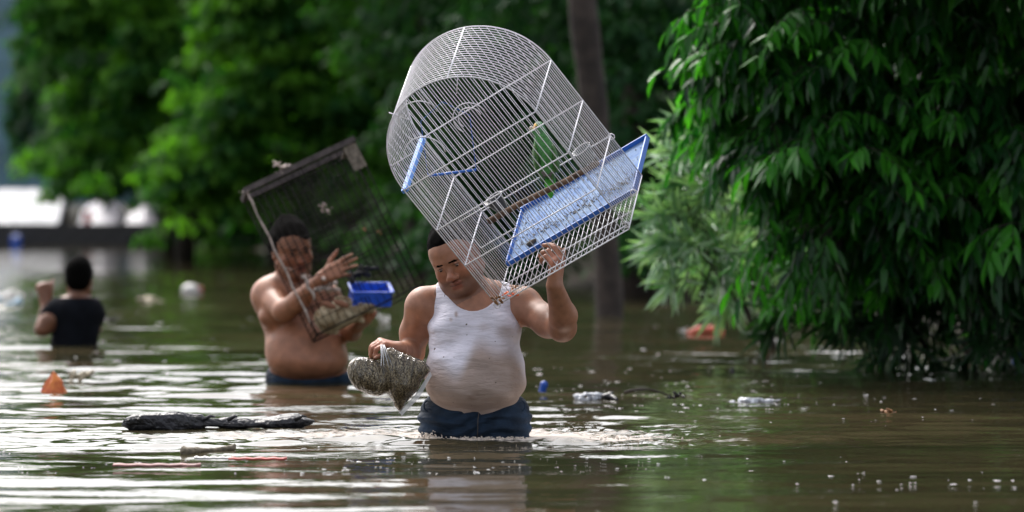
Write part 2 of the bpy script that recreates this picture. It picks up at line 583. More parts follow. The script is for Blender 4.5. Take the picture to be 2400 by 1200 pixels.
def unit_leaf(name, width, mat, var, curl=1.0):
    """12-triangle leaf of unit length with a folded midrib"""
    st = [(0.0, 0, 0.0), (.18, .36, .01), (.42, .5, -.03 * curl), (.7, .36, -.10 * curl), (1.0, 0, -.2 * curl)]
    V = [(0, 0, 0)]
    for x, w, z in st[1:4]:
        V += [(x, w * width, z + .03), (x, 0, z), (x, -w * width, z + .03)]
    V.append((1, 0, -.2 * curl))
    F = [(0, 2, 1), (0, 3, 2)]
    for i in (0, 1):
        a = 1 + 3 * i
        F += [(a, a + 1, a + 4, a + 3), (a + 1, a + 2, a + 5, a + 4)]
    F += [(7, 8, 10), (8, 9, 10)]
    me = np_mesh(name, np.array(V, float), np.array([f for q in F for f in ((q[:3],) + (((q[0], q[2], q[3]),) if len(q) == 4 else ()))]), True,
                 {'var': np.full(len(V), var)})
    me.materials.append(mat)
    return me

def split_leaves(root, pos, dirs, ups, length, width, var, mat, n_big=300, wratio=0.25):
    """the leaves that show largest as parts of their own, the others joined"""
    px = 1200 + pos[:, 0] * KP / pos[:, 1]; py = HOR + (CAM_H - pos[:, 2]) * KP / pos[:, 1]
    vis = (px > 1450) & (px < 2400) & (py > 0) & (py < 900)
    score = np.where(vis, pos[:, 1], 1e6)
    order = np.argsort(score)[:n_big]
    order = order[score[order] < 1e5]
    variants = [unit_leaf('leaf', wratio, mat, q, c) for q, c in zip(np.linspace(0.05, 1, 6), (1, .6, 1.5, 1, .4, 1.2))]
    R = frames(dirs, ups)
    for i in order:
        me = variants[min(5, int(var[i] * 6))]
        o = bpy.data.objects.new('leaf', me); COL.objects.link(o)
        o.parent = root
        M = Matrix([[*(R[i][r] * length[i]), pos[i][r]] for r in range(3)] + [[0, 0, 0, 1]])
        o.matrix_parent_inverse = parent_world(root).inverted()
        o.matrix_basis = M
    keep = np.ones(len(pos), bool); keep[order] = False
    me = leaves_mesh('leaves', pos[keep], dirs[keep], ups[keep], length[keep], width[keep], var[keep], mat)
    o = link('leaves', me, None, root)
    o['kind'] = 'stuff'
    return o

def rand_dir(n):
    v = rng.normal(size=(n, 3)); return v / np.linalg.norm(v, axis=1, keepdims=True)

def in_lobes(lobes, n, shell=(0.6, 1.0)):
    """n points on the outer shells of a union of ellipsoids"""
    vol = np.array([l[1][0] * l[1][2] for l in lobes]); vol = vol / vol.sum()
    Cc = np.array([list(l[0]) for l in lobes]); Rr = np.array([list(l[1]) for l in lobes])
    pts, nrm, tot = [], [], 0
    while tot < n:
        m = 2 * n
        k = rng.choice(len(lobes), m, p=vol)
        d = rand_dir(m)
        q = Cc[k] + d * Rr[k] * rng.uniform(*shell, (m, 1))
        ok = np.ones(m, bool)
        for j in range(len(lobes)):
            ok &= (k == j) | ((((q - Cc[j]) / Rr[j]) ** 2).sum(1) > shell[0] ** 2)
        pts.append(q[ok]); nrm.append(d[ok]); tot += int(ok.sum())
    return np.concatenate(pts)[:n], np.concatenate(nrm)[:n]

def sprays(centres, outs, per, twig=(0.12, 0.3), leaf=(0.11, 0.17), ratio=0.25, droop=1.2):
    """twigs fanning from each centre, arching over, with leaves hanging from them"""
    P_, D_, U_, L_, Wd, V_ = [], [], [], [], [], []
    twigs = []
    for c, o in zip(centres, outs):
        base_var = rng.uniform(0, 0.9) ** 1.8
        for _ in range(rng.integers(3, 6)):
            az = rng.normal(0, 0.9)
            d = np.array([o[0] * math.cos(az) - o[1] * math.sin(az), o[0] * math.sin(az) + o[1] * math.cos(az), 0.25 + 0.5 * o[2] + rng.normal(0, .2)])
            d /= np.linalg.norm(d) + 1e-9
            L = rng.uniform(*twig)
            m = rng.integers(per[0], per[1])
            t = np.linspace(0.25, 1, m)
            path = c + d[None] * (L * t)[:, None]
            path[:, 2] -= droop * L * t ** 2 * 0.5
            side = np.cross(d, (0, 0, 1)); side /= np.linalg.norm(side) + 1e-9
            s = np.where(np.arange(m) % 2 == 0, 1, -1)[:, None]
            ld = d[None] * 0.45 + side[None] * s * rng.uniform(.25, .7, (m, 1)) + np.array([0, 0, -1])[None] * rng.uniform(0.5, 1.3, (m, 1)) * droop * 0.8
            ld += rng.normal(0, .15, (m, 3))
            P_.append(path); D_.append(ld)
            U_.append(np.array([0, 0, .5])[None] + d[None] * 0.9 + side[None] * s * 0.5 + rng.normal(0, .25, (m, 3)))
            l = rng.uniform(*leaf, m)
            L_.append(l); Wd.append(l * ratio * rng.uniform(.85, 1.15, m)); V_.append(np.clip(base_var + rng.normal(0, .15, m), 0, 1))
            twigs.append((c, path[m // 2], path[-1]))
    return tuple(np.concatenate(a) for a in (P_, D_, U_, L_, Wd, V_)), twigs

def twig_mesh(twigs, r, mat, root, name='twigs'):
    V, F = [], []
    for tw in twigs:
        v, f = tube_geo(tw, [r, r * .8, r * .5], 3)
        o = len(V); V += v; F += [tuple(i + o for i in q) for q in f]
    o = link(name, mesh(name, V, F), mat, root); o['kind'] = 'stuff'
    return o

M_bark = simple('bark', (0.040, 0.029, 0.024), 0.85, noise=0.45, scale=9, bump=0.8, bscale=22)
M_bark_d = simple('dark_bark', (0.022, 0.016, 0.012), 0.85, noise=0.4, scale=12, bump=0.6, bscale=30)
M_leaf_lych = leaf_mat('wet_leaf', (0.005, 0.042, 0.009), (0.060, 0.28, 0.024), 0.28, 0.42, 0.3)
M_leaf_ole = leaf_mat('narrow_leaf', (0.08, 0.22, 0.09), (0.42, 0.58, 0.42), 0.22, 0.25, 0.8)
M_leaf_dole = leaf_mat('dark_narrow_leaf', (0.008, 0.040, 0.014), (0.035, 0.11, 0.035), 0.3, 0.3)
M_leaf_far = leaf_mat('far_leaf', (0.010, 0.045, 0.013), (0.045, 0.130, 0.022), 0.6, 0.4, 0.15)
M_leaf_bright = leaf_mat('bright_far_leaf', (0.012, 0.066, 0.013), (0.110, 0.27, 0.024), 0.6, 0.45, 0.15)
M_leaf_dk = leaf_mat('dark_far_leaf', (0.009, 0.038, 0.014), (0.028, 0.090, 0.026), 0.6, 0.3, 0.12)

# the large dark tree hanging over the water on the right
def near_tree():
    bx, by = W(2330, 850)
    root = empty('broadleaf_tree', (bx, by, -0.3))
    tag(root, 'large dark green tree with drooping glossy wet leaves overhanging the water on the right', 'tree')
    def L(px, py, d, rx, rz, ry): return ((P(px, py, d)), (rx, ry, rz))
    lobes = [L(2130, 120, 22.0, 1.15, 1.0, 1.1), L(1870, 40, 21.6, .50, .55, .6), L(1960, 360, 21.4, .55, .48, .55),
             L(1760, 170, 21.6, .26, .26, .3), L(1690, 20, 21.4, .12, .18, .3), L(1740, 60, 21.4, .22, .25, .3), L(1700, 150, 21.4, .08, .12, .2), L(1840, 250, 21.3, .16, .16, .25), L(2180, 430, 21.8, .55, .45, .6), L(2380, 300, 21.4, .55, .7, .7), L(1930, 440, 21.8, .24, .24, .3),
             L(2700, 100, 22.5, 1.4, 1.5, 1.3), L(2350, -480, 21.2, 1.6, 1.1, 2.4), L(2600, -350, 21.8, 2.0, 1.2, 2.0), L(2500, 480, 22.2, .6, .40, .5), L(2000, 540, 22.2, .40, .2, .35), L(2250, 250, 22.4, 1.0, .8, .8)]  # overhead lobes out of view, enlarged to shade the right side
    big = [l for l in lobes if l[0].z > 3.0 or l[0].x > 3.4]
    vis_l = [l for l in lobes if not (l[0].z > 3.0 or l[0].x > 3.4)]
    c, o = in_lobes(vis_l, 1350, (0.5, 1.02)); c2, o2 = in_lobes(big, 700, (0.5, 1.0))
    c, o = np.concatenate([c, c2]), np.concatenate([o, o2])
    vis = (o[:, 1] < 0.35) | (rng.random(len(o)) < .35)
    c, o = c[vis], o[vis]
    keep = c[:, 2] > 0.50
    c, o = c[keep], o[keep]
    (p, d, u, l, w, v), tw = sprays(c, o, (7, 12), (0.16, 0.34), (0.10, 0.165), 0.26, 1.25)
    split_leaves(root, p, d, u, l, w, v, M_leaf_lych, 300, 0.26)
    twig_mesh(tw, 0.004, M_bark_d, root)
    tr = [Vector((bx, by, -0.4)), Vector((bx - .15, by - .2, .6)), P(2240, 420, 22.8), P(2160, 120, 22.3), P(2100, -300, 22.3)]
    tube('trunk', tr, [.13, .11, .10, .08, .05], M_bark_d, root, 10)
    for e in lobes:
        m = tr[2].lerp(tr[3], random.random())
        q = Vector(e[0]); mid = m.lerp(q, .5) + Vector((0, .1, .15))
        tube('branch', [m, mid, q], [.045, .03, .012], M_bark_d, root, 7)
near_tree()

def whorl_shrub(name, label, cat, centres, n_stems, mat, leaf, base, ratio=0.11, seedvar=0.5, droop=.35, n_big=300, spread=.14):
    root = empty(name, base)
    tag(root, label, cat)
    P_, D_, U_, L_, W_, V_ = [], [], [], [], [], []
    stems = []
    for (c, r) in centres:
        c = np.array(c); r = np.array(r)
        for _ in range(int(n_stems * r[0] * r[2] * 10)):
            q = c + rand_dir(1)[0] * r * rng.uniform(.3, 1)
            if q[2] < .03: continue
            out = (q - c) / r; out = out / (np.linalg.norm(out) + 1e-6)
            ax = out * 0.7 + np.array([-.35, -.35, .35]) + rng.normal(0, .25, 3); ax /= np.linalg.norm(ax)
            m = rng.integers(12, 20)
            bv = rng.uniform(0, .8)
            t = rng.uniform(0, 1, m)
            pos = q + ax[None] * (t * spread)[:, None]
            d = rand_dir(m); d -= (d @ ax)[:, None] * ax[None]; d /= np.linalg.norm(d, axis=1, keepdims=True)
            d = d * (1.15 - .8 * t)[:, None] + ax[None] * (.55 + .5 * t)[:, None] + np.array([0, 0, -droop])
            P_.append(pos); D_.append(d); U_.append(np.repeat(ax[None], m, 0) + rng.normal(0, .2, (m, 3)))
            l = rng.uniform(*leaf, m); L_.append(l); W_.append(l * ratio); V_.append(np.clip(bv + rng.normal(0, .15, m), 0, 1))
            stems.append((q - ax * .25 - np.array([0, 0, .1]), q, q + ax * spread))
    p, d, u, l, w, v = (np.concatenate(a) for a in (P_, D_, U_, L_, W_, V_))
    split_leaves(root, p, d, u, l, w, v, mat, n_big, ratio)
    twig_mesh(stems, .004, M_bark_d, root, 'stems')
    for (c, r) in centres[:4]:
        c = Vector(c)
        b = Vector(base)
        tube('stem', [b, b.lerp(c, .5) + Vector((0, .05, .08)), c], [.022, .016, .008], M_bark_d, root, 6)
    return root

def C(px, py, d, rx, rz, ry): return (P(px, py, d), (rx, ry, rz))
whorl_shrub('narrow_leaf_shrub', 'pale green narrow leaved shrub between the dark tree and the tall trunk', 'shrub',
            [C(1660, 380, 22.8, .22, .18, .2), C(1610, 480, 22.8, .20, .18, .2), C(1650, 590, 22.8, .24, .18, .25), C(1760, 650, 24, .26, .14, .25), C(1800, 520, 25, .35, .4, .3)],
            34, M_leaf_ole, (.16, .26), (P(1840, 760, 26.5).x, 26.5, -.3), n_big=260)
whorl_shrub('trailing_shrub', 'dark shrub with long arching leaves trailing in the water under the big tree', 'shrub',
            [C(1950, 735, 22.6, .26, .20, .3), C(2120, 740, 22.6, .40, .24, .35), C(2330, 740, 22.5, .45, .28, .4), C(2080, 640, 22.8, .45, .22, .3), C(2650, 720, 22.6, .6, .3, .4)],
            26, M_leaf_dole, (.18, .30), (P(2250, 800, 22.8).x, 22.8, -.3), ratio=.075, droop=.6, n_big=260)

# ------------------------------------------------------------------ trees across the water
def far_tree(px, d, height, lobes, label, mat, n, leafsize, trunk=(.16,), trunk_px=None, group='trees along the flooded far bank', clump=.34):
    """lobes: (px, py, d, rx, rz)"""
    tx = trunk_px if trunk_px is not None else px
    x = (tx - 1200) * d / KP
    root = empty('tree', (x, d, -0.3))
    tag(root, label, 'tree', group)
    LB = [(np.array(P(a, b, dd)), np.array((rx, rx * .9, rz))) for a, b, dd, rx, rz in lobes]
    nc = max(12, n // 60)
    c, o = in_lobes(LB, nc, (0.25, 1.12))
    m = n // nc
    # each clump is a drooping pad of leaves, tighter at its top
    cs = rng.uniform(.6, 1.35, nc) * clump
    q = rand_dir(nc * m) * (rng.random((nc * m, 1)) ** .45)
    cr = np.repeat(c, m, 0); orr = np.repeat(o, m, 0); sc = np.repeat(cs, m)[:, None]
    q[:, 2] = np.abs(q[:, 2]) * .55 - .35 * (q[:, 0] ** 2 + q[:, 1] ** 2)
    pos = cr + q * sc * np.array([1.15, 1.15, 1.0]) + orr * sc * .2
    d_ = q * .7 + rng.normal(0, .35, q.shape) + np.array([0, 0, -.6])
    u_ = np.array([0, 0, 1.0]) + q * .8 + rng.normal(0, .35, q.shape)
    l = rng.uniform(.7, 1.3, len(pos)) * leafsize
    v = np.clip(np.repeat(rng.uniform(0, .8, nc), m) + rng.normal(0, .12, len(pos)), 0, 1)
    k = pos[:, 2] > 0.05
    me = leaves_mesh('crown', pos[k], d_[k], u_[k], l[k], l[k] * .5, v[k], mat)
    link('crown', me, None, root)
    top = Vector(LB[0][0])
    base = Vector((x, d, -.3))
    mid = base.lerp(top, .5) + Vector((.1, 0, 0))
    tube('trunk', [base, mid, top], [trunk[0] * 1.2, trunk[0], trunk[0] * .5], M_bark, root, 9)
    for e in LB[1:6]:
        a = base.lerp(top, random.uniform(.5, .8)); b = Vector(e[0])
        tube('limb', [a, a.lerp(b, .5) + Vector((0, 0, .15)), b], [trunk[0] * .45, trunk[0] * .3, .02], M_bark, root, 6)
    return root

def bough_tree(px, d, height_px, boughs, label, mat, leafsize=.17, spacing=.10, spread=.16, clump=.26, n=34, extra=()):
    x = (px - 1200) * d / KP
    root = empty('tree', (x, d, -.3)); tag(root, label, 'tree', 'trees along the flooded far bank')
    base = Vector((x, d, -.3)); top = P(px, height_px, d)
    tube('trunk', [base, base.lerp(top, .4) + Vector((.12, 0, 0)), top], [.16, .13, .07], M_bark_d, root, 9)
    cc, sizes = [], []
    for bg_ in boughs:
        pts = [P(a_, b_, d + rng.uniform(-1.5, .5)) for a_, b_ in bg_]
        a0 = base.lerp(top, min(.95, max(.3, (pts[0].z + .1) / (top.z + .3))))
        tube('limb', [a0, a0.lerp(pts[0], .5) + Vector((0, 0, .1))] + pts, [.05, .04] + [.03] * (len(pts) - 1) + [.012], M_bark_d, root, 6)
        for i in range(len(pts) - 1):
            L = (pts[i + 1] - pts[i]).length
            for t in np.arange(0, 1, spacing / L):
                q = np.array(pts[i].lerp(pts[i + 1], t))
                for _ in range(2):
                    cc.append(q + rng.normal(0, spread, 3) * np.array([1.2, 1.6, .8])); sizes.append(clump * rng.uniform(.5, 1.4))
    for (ex, ey, rx_, rz_, m_) in extra:
        for _ in range(m_):
            cc.append(np.array(P(ex, ey, d + .8)) + rng.normal(0, 1, 3) * np.array([rx_, .6, rz_])); sizes.append(clump * rng.uniform(.7, 1.7))
    cc = np.array(cc); sizes = np.array(sizes)
    nc = len(cc)
    q = rand_dir(nc * n) * (rng.random((nc * n, 1)) ** .5)
    q[:, 2] = np.abs(q[:, 2]) * .5 - .5 * (q[:, 0] ** 2 + q[:, 1] ** 2)
    pos = np.repeat(cc, n, 0) + q * np.repeat(sizes, n)[:, None] * np.array([1.3, 1.2, 1.1])
    d_ = q * .7 + rng.normal(0, .35, q.shape) + np.array([0, 0, -.7])
    u_ = np.array([0, 0, 1.0]) + q * .9 + rng.normal(0, .4, q.shape)
    l = rng.uniform(.7, 1.3, len(pos)) * leafsize
    v = np.clip(np.repeat(rng.uniform(0, 1, nc) ** 1.3, n) + rng.normal(0, .12, len(pos)), 0, 1)
    k = pos[:, 2] > .05
    link('crown', leaves_mesh('crown', pos[k], d_[k], u_[k], l[k], l[k] * .5, v[k], mat), None, root)
bough_tree(830, 58, -100, [((760, 20), (660, 50), (590, 75), (525, 120)), ((720, 130), (666, 160), (610, 190), (590, 230)), ((860, 60), (800, 110), (740, 160)),
                       ((880, 230), (820, 240), (760, 290)), ((780, 370), (720, 360), (670, 400)), ((640, 260), (560, 250), (478, 275)),
                       ((600, 360), (490, 362), (440, 362), (403, 385)), ((520, 400), (450, 410), (424, 430)), ((700, 450), (620, 450), (560, 480)), ((960, 40), (900, 60), (850, 90)),
                       ((1000, 160), (930, 200), (880, 250)), ((620, -60), (560, 0), (500, 30)), ((900, 400), (840, 430), (790, 470)), ((980, -60), (800, -80), (650, -100))],
         'bright green leafy tree behind the two wire cages', M_leaf_bright, extra=((800, -330, 1.8, .9, 160), (760, 250, 1.2, 1.3, 120)))
bough_tree(430, 64, -100, [((430, -10), (372, 10), (356, 77), (320, 98)), ((400, 130), (330, 160), (280, 196), (232, 207), (175, 248)), ((370, 230), (300, 250), (250, 290)),
                       ((300, 330), (200, 340), (155, 362), (103, 403)), ((260, 370), (180, 390), (150, 420)), ((340, 380), (290, 410)), ((450, 60), (430, 100), (400, 160)),
                       ((240, 60), (180, 60), (120, 90)), ((200, -20), (150, 0), (100, 20)), ((440, -60), (300, -70), (150, -60))],
         'tree with yellow green boughs drooping towards the white roofs', M_leaf_bright, extra=((300, -300, 1.6, .8, 110),))
far_tree(400, 70, 8, [(380, 130, 70, 2.2, 1.6), (260, 220, 69, 1.4, .7), (450, 330, 69, 1.5, .9), (220, 60, 71, 1.2, 1.0), (330, 360, 69.5, 1.3, .5), (210, 340, 70, .9, .5), (300, -350, 71, 3.0, 2.0), (190, 220, 70.5, .7, .8), (540, 260, 70, 1.1, 1.1), (470, 450, 69.5, .9, .6), (250, 310, 69, 1.0, .7), (140, 380, 69.5, .4, .3), (520, 400, 71, 1.0, .9)],
         'spreading green tree whose boughs hang over the white roofs on the left', M_leaf_far, 22000, .19, clump=.45)
far_tree(760, 66, 9, [(760, 100, 66, 1.9, 1.5), (600, 250, 65.5, 1.4, 1.1), (900, 300, 65.5, 1.4, 1.2), (760, 450, 65, 1.3, .8), (560, 440, 66, 1.0, .7), (950, 80, 66, 1.4, 1.3), (520, 60, 66, 1.2, 1.0), (880, 520, 65, 1.2, .7), (1050, 450, 65, 1.2, .8), (800, -250, 67, 2.5, 1.8)],
         'mid green tree filling the space behind the bright boughs', M_leaf_far, 19000, .19, clump=.45)
far_tree(520, 80, 4, [(510, 520, 80, .75, .5), (580, 480, 79, .7, .7), (470, 430, 80, .8, .5), (560, 560, 79, .6, .3)],
         'low bright green bush at the far waterline beside the dark wall', M_leaf_bright, 6000, .16, group=None, clump=.36, trunk=(.06,))
far_tree(640, 72, 6, [(640, 420, 72, 1.2, 1.0), (720, 560, 70, 1.0, .7), (600, 200, 74, 1.6, 1.8), (640, -150, 74, 2.5, 2.0)],
         'dark green tree behind the smaller cage', M_leaf_dk, 14000, .17)
far_tree(980, 50, 8, [(960, 500, 50, .9, .8), (1050, 250, 51, 1.2, 1.3), (980, 30, 51, 1.4, 1.2), (900, 620, 52, .8, .4), (1000, -300, 51, 2, 1.6)],
         'shaded green tree directly behind the white birdcage', M_leaf_far, 11000, .16)
far_tree(1200, 44, 8, [(1200, 200, 44, 1.3, 1.4), (1180, 480, 44, 1.1, .9), (1260, 620, 43, .6, .35), (1150, -250, 45, 1.9, 1.6)],
         'dark dense tree right of the birdcage arch, left of the tall trunk', M_leaf_dk, 11000, .15)
far_tree(1480, 40, 8, [(1480, 180, 40, .9, 1.3), (1500, 420, 39.5, .7, .6), (1540, 620, 38, .6, .3), (1400, -250, 41, 1.6, 1.5), (1700, 300, 40, 1.2, 1.4)],
         'dark dense tree between the tall trunk and the pale shrub', M_leaf_dk, 11000, .14)

# tall bare trunk standing in the water
def tall_trunk():
    x, y = W(1430, 742)
    root = empty('tall_tree', (x, y, -.3))
    tag(root, 'tall straight brown tree trunk rising from the water right of the birdcage', 'tree')
    pts = [Vector((x, y, -.4)), P(1428, 700, y), P(1418, 520, y), P(1392, 250, y), P(1370, 60, y), P(1350, -150, y), P(1330, -600, y), P(1320, -1100, y)]
    rs = [.125, .115, .10, .112, .118, .12, .11, .08]
    V, F = tube_geo([pts[i].lerp(pts[i + 1], t) for i in range(7) for t in (0, .25, .5, .75)], np.interp(np.arange(28) / 4, range(8), rs) * (1 + .04 * np.sin(np.arange(28) * 1.7)), 14)
    link('trunk', mesh('trunk', V, F, True), M_bark, root)
    LB = [(np.array(P(1320, -1150, y)), np.array((1.6, 1.5, 1.0))), (np.array(P(1000, -1000, y)), np.array((1.0, 1.0, .7)))]
    c, o = in_lobes(LB, 220, (.5, 1))
    (p, d, u, l, w, v), tw = sprays(c, o, (7, 11), (.2, .45), (.13, .2), .35, 1)
    link('crown', leaves_mesh('crown', p, d, u, l, w, v, M_leaf_far), None, root)
tall_trunk()

# the wood behind: reads as one mass
def woods():
    pos, nrm = [], []
    lob = []
    for px in range(160, 2900, 120):
        for py, dz in ((560, 0), (430, .5), (290, 1), (140, 2), (-20, 2.5), (-200, 3.5)):
            d = np.interp(px, [0, 450, 700, 1000, 1300, 1700, 2400, 3200], [104, 92, 80, 66, 56, 48, 44, 44]) + dz * 1.2
            s = d / KP
            if px < 520 and py > 300: continue
            lob.append((np.array(P(px + rng.uniform(-50, 50), py + rng.uniform(-40, 40), d)), np.array((150 * s, 120 * s, 150 * s)) * rng.uniform(.9, 1.2)))
    N = 90000
    c, o = in_lobes(lob, N, (.75, 1.0))
    k = (o[:, 1] < .3) & (c[:, 2] > .02)
    c, o = c[k], o[k]
    d = o * .4 + rng.normal(0, .5, c.shape) + np.array([0, 0, -.5])
    u = o + np.array([0, 0, .6]) + rng.normal(0, .4, c.shape)
    l = rng.uniform(.22, .42, len(c))
    v = np.clip(.5 + .5 * wobble(c[:, 0], c[:, 1], c[:, 2], 1.8, 5) + rng.normal(0, .1, len(c)), 0, 1)
    ob = link('woods', leaves_mesh('woods', c, d, u, l, l * .6, v, M_leaf_dk))
    tag(ob, 'dark green woods closing off the far bank', 'woods', kind='stuff')
    # dark backing slope added behind the trees so no light comes through
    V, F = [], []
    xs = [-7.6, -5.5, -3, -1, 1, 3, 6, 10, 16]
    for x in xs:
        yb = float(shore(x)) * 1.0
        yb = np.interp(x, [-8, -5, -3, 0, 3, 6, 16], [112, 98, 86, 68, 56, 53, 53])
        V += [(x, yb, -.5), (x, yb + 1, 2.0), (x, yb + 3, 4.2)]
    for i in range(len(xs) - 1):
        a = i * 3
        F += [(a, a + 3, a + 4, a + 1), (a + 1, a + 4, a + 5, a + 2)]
    sl = link('backing_slope', mesh('backing_slope', V, F, True), simple('dark_backing', (.006, .009, .004), .95, spec=.05, noise=.5, scale=1.5, bump=.8, bscale=5))
    tag(sl, 'dark backing slope added behind the trees to block light', kind='structure')
woods()

# distant hill at the far left
def hill():
    V, F = [], []
    xs = np.linspace(-160, 220, 60)
    for x in xs:
        h = 22 + 8 * math.exp(-((x + 20) / 60) ** 2) + 1.2 * math.sin(x * .21) + .7 * math.sin(x * .63)
        for t in np.linspace(0, 1, 8):
            V.append((x, 300 + 60 * t, -1 + (h + 1) * math.sin(t * 1.5708)))
    for i in range(len(xs) - 1):
        for j in range(7):
            a = i * 8 + j
            F.append((a, a + 8, a + 9, a + 1))
    m = simple('haze_tinted_forest', (.030, .060, .078), .95, spec=.05, noise=.45, scale=.12, bump=.8, bscale=.5)  # bluish haze painted into the forest colour
    o = link('hill', mesh('hill', V, F, True), m)
    tag(o, 'far hill at the left edge, haze painted in as blue green', kind='structure')
hill()

# ------------------------------------------------------------------ buildings at the far left waterline
M_white = simple('white_sheet_metal', (.34, .35, .38), .45, noise=.06, scale=3, bump=.1)
M_tarp = simple('white_tarpaulin', (.36, .34, .37), .5, noise=.1, scale=6, bump=.6, bscale=5)
M_wall = simple('dark_block', (.05, .048, .05), .85, noise=.35, scale=3, bump=.4, bscale=20)
M_post = simple('dark_post', (.06, .05, .045), .7, noise=.2)
M_red = simple('red_cloth', (.45, .03, .03), .6)
M_bluep = simple('blue_plastic', (.02, .10, .55), .3, noise=.15, scale=30)

def shed():
    d = 89.0
    a, b = P(-120, 525, d), P(140, 525, d)
    root = empty('shed', ((a.x + b.x) / 2, d, .3))
    tag(root, 'low white roofed shed beyond the flood at the left edge', 'shed')
    w = (b.x - a.x)
    top = P(0, 444, d).z; bot = P(0, 526, d).z
    # ribbed sheet roof sloping towards the viewer, in sheets
    n = 5
    for i in range(n):
        x0 = a.x + w * i / n; x1 = a.x + w * (i + 1) / n - .012
        V, F = [], []
        m = 8
        for j in range(m + 1):
            x = x0 + (x1 - x0) * j / m
            dz = .018 if j % 2 else 0
            V += [(x, d - .2, bot + dz), (x, d + 1.6, top + dz), (x, d + 1.6, top + dz - .01), (x, d - .2, bot + dz - .01)]
        for j in range(m):
            q = j * 4
            F += [(q, q + 4, q + 5, q + 1), (q + 3, q + 2, q + 6, q + 7)]
        link('roof_sheet', mesh('roof_sheet', V, F), M_white, root)
    for i in range(5):
        x = a.x + w * i / 4
        box('post', (x, d, bot / 2 - .2), (.09, .09, bot + .4), M_post, root)
    box('back_wall', ((a.x + b.x) / 2, d + 1.7, (top - .5) / 2), (w, .1, top + .4), M_wall, root)
shed()

def tarp(px0, px1, py0, py1, d, label, seed):
    a, b = P(px0, py1, d), P(px1, py0, d)
    r = np.random.default_rng(seed)
    root = empty('canopy', ((a.x + b.x) / 2, d, a.z)); tag(root, label, 'canopy')
    n = 10; V, F = [], []
    for i in range(n + 1):
        for j in range(n + 1):
            u, v = i / n, j / n
            x = a.x + (b.x - a.x) * u
            pk = 1 - abs(u - .5) * 1.1
            z = a.z + (b.z - a.z) * v * pk + .03 * math.sin(9 * u + seed) - .05 * math.sin(math.pi * v)
            V.append((x, d + 1.2 * v, z + .02 * r.normal()))
    for i in range(n):
        for j in range(n):
            q = i * (n + 1) + j
            F.append((q, q + n + 1, q + n + 2, q + 1))
    o = link('sheet', mesh('sheet', V, F, True), M_tarp, root)
    s = o.modifiers.new('thick', 'SOLIDIFY'); s.thickness = .02
    for x in (a.x, b.x):
        for y in (d, d + 1.2):
            tube('pole', [(x, y, -.4), (x, y, a.z + .02)], .025, M_post, root)
tarp(178, 278, 448, 540, 86, 'peaked white tarpaulin glimpsed between the hanging boughs', 1)
tarp(288, 362, 478, 532, 87, 'smaller whitish tarpaulin half hidden by leaves, nearest the bush', 2)
o = box('banner', P(205, 512, 85.6), (.16, .02, .30), M_red); tag(o, 'small red cloth hanging below the peaked tarpaulin', 'cloth')
o = box('barrel', P(38, 568, 84.6), (.2, .2, .3), M_bluep, bevel=.05)
tag(o, 'blurred blue barrel by the far wall at the left edge', 'barrel')

def block_wall():
    d = 85.2
    x0, x1 = P(-260, 0, d).x, P(440, 0, d).x
    h = P(0, 530, d).z
    root = empty('block_wall', ((x0 + x1) / 2, d, 0)); tag(root, 'long dark wall of blocks rising from the far waterline', 'wall')
    bl, bh = .40, .19
    me = mesh('block', *box_geo((0, 0, 0), (bl - .012, .16, bh - .012)))
    me.materials.append(M_wall)
    row = 0; z = -.3
    while z < h - .02:
        x = x0 + (bl / 2 if row % 2 else 0)
        while x < x1:
            b = bpy.data.objects.new('block', me); COL.objects.link(b); b.parent = root
            b.location = (x - (x0 + x1) / 2, rng.normal(0, .004), z + bh / 2)
            x += bl
        z += bh; row += 1
    box('mortar', ((x0 + x1) / 2, d + .02, (h - .3) / 2), (x1 - x0, .10, h + .28), simple('mortar', (.035, .033, .033), .9, noise=.2), root)
block_wall()

# ------------------------------------------------------------------ people
SKIN = np.array((.33, .155, .092)); 
M_skin = attr_mat('skin', .50, .16, 110, sss=.12, mottling=.20, mscale=26)
M_skin_wet = attr_mat('tanned_skin', .50, .1, 300, sss=.12, mottling=.22, mscale=20)
M_hair = simple('black_hair', (.0035, .003, .003), .9, spec=.04, bump=1.0, bscale=420, noise=.6, scale=200)
M_eye = simple('eye', (.03, .018, .012), .15)
M_eyew = simple('eye_white', (.30, .22, .19), .25)
M_jeans, _nt, _b, _o = new_mat('wet_denim')
def _denim():
    nt, b = _nt, _b
    tc = nt.nodes.new('ShaderNodeTexCoord')
    n = nt.nodes.new('ShaderNodeTexNoise'); n.inputs['Scale'].default_value = 12; n.inputs['Detail'].default_value = 8
    nt.links.new(tc.outputs['Object'], n.inputs['Vector'])
    rp = nt.nodes.new('ShaderNodeValToRGB'); rp.color_ramp.elements[0].position = .3; rp.color_ramp.elements[1].position = .75
    rp.color_ramp.elements[0].color = (.003, .008, .016, 1); rp.color_ramp.elements[1].color = (.022, .045, .085, 1)
    nt.links.new(n.outputs['Fac'], rp.inputs['Fac']); nt.links.new(rp.outputs['Color'], b.inputs['Base Color'])
    b.inputs['Roughness'].default_value = .75; b.inputs['Specular IOR Level'].default_value = .2
    w = nt.nodes.new('ShaderNodeTexNoise'); w.inputs['Scale'].default_value = 9; w.inputs['Detail'].default_value = 4
    mp = nt.nodes.new('ShaderNodeMapping'); mp.inputs['Scale'].default_value = (1, 1, 4); mp.inputs['Rotation'].default_value = (0, .3, 0)
    nt.links.new(tc.outputs['Object'], mp.inputs['Vector']); nt.links.new(mp.outputs[0], w.inputs['Vector'])
    bp = nt.nodes.new('ShaderNodeBump'); bp.inputs['Strength'].default_value = 1; bp.inputs['Distance'].default_value = .02
    nt.links.new(w.outputs['Fac'], bp.inputs['Height']); nt.links.new(bp.outputs[0], b.inputs['Normal'])
_denim()
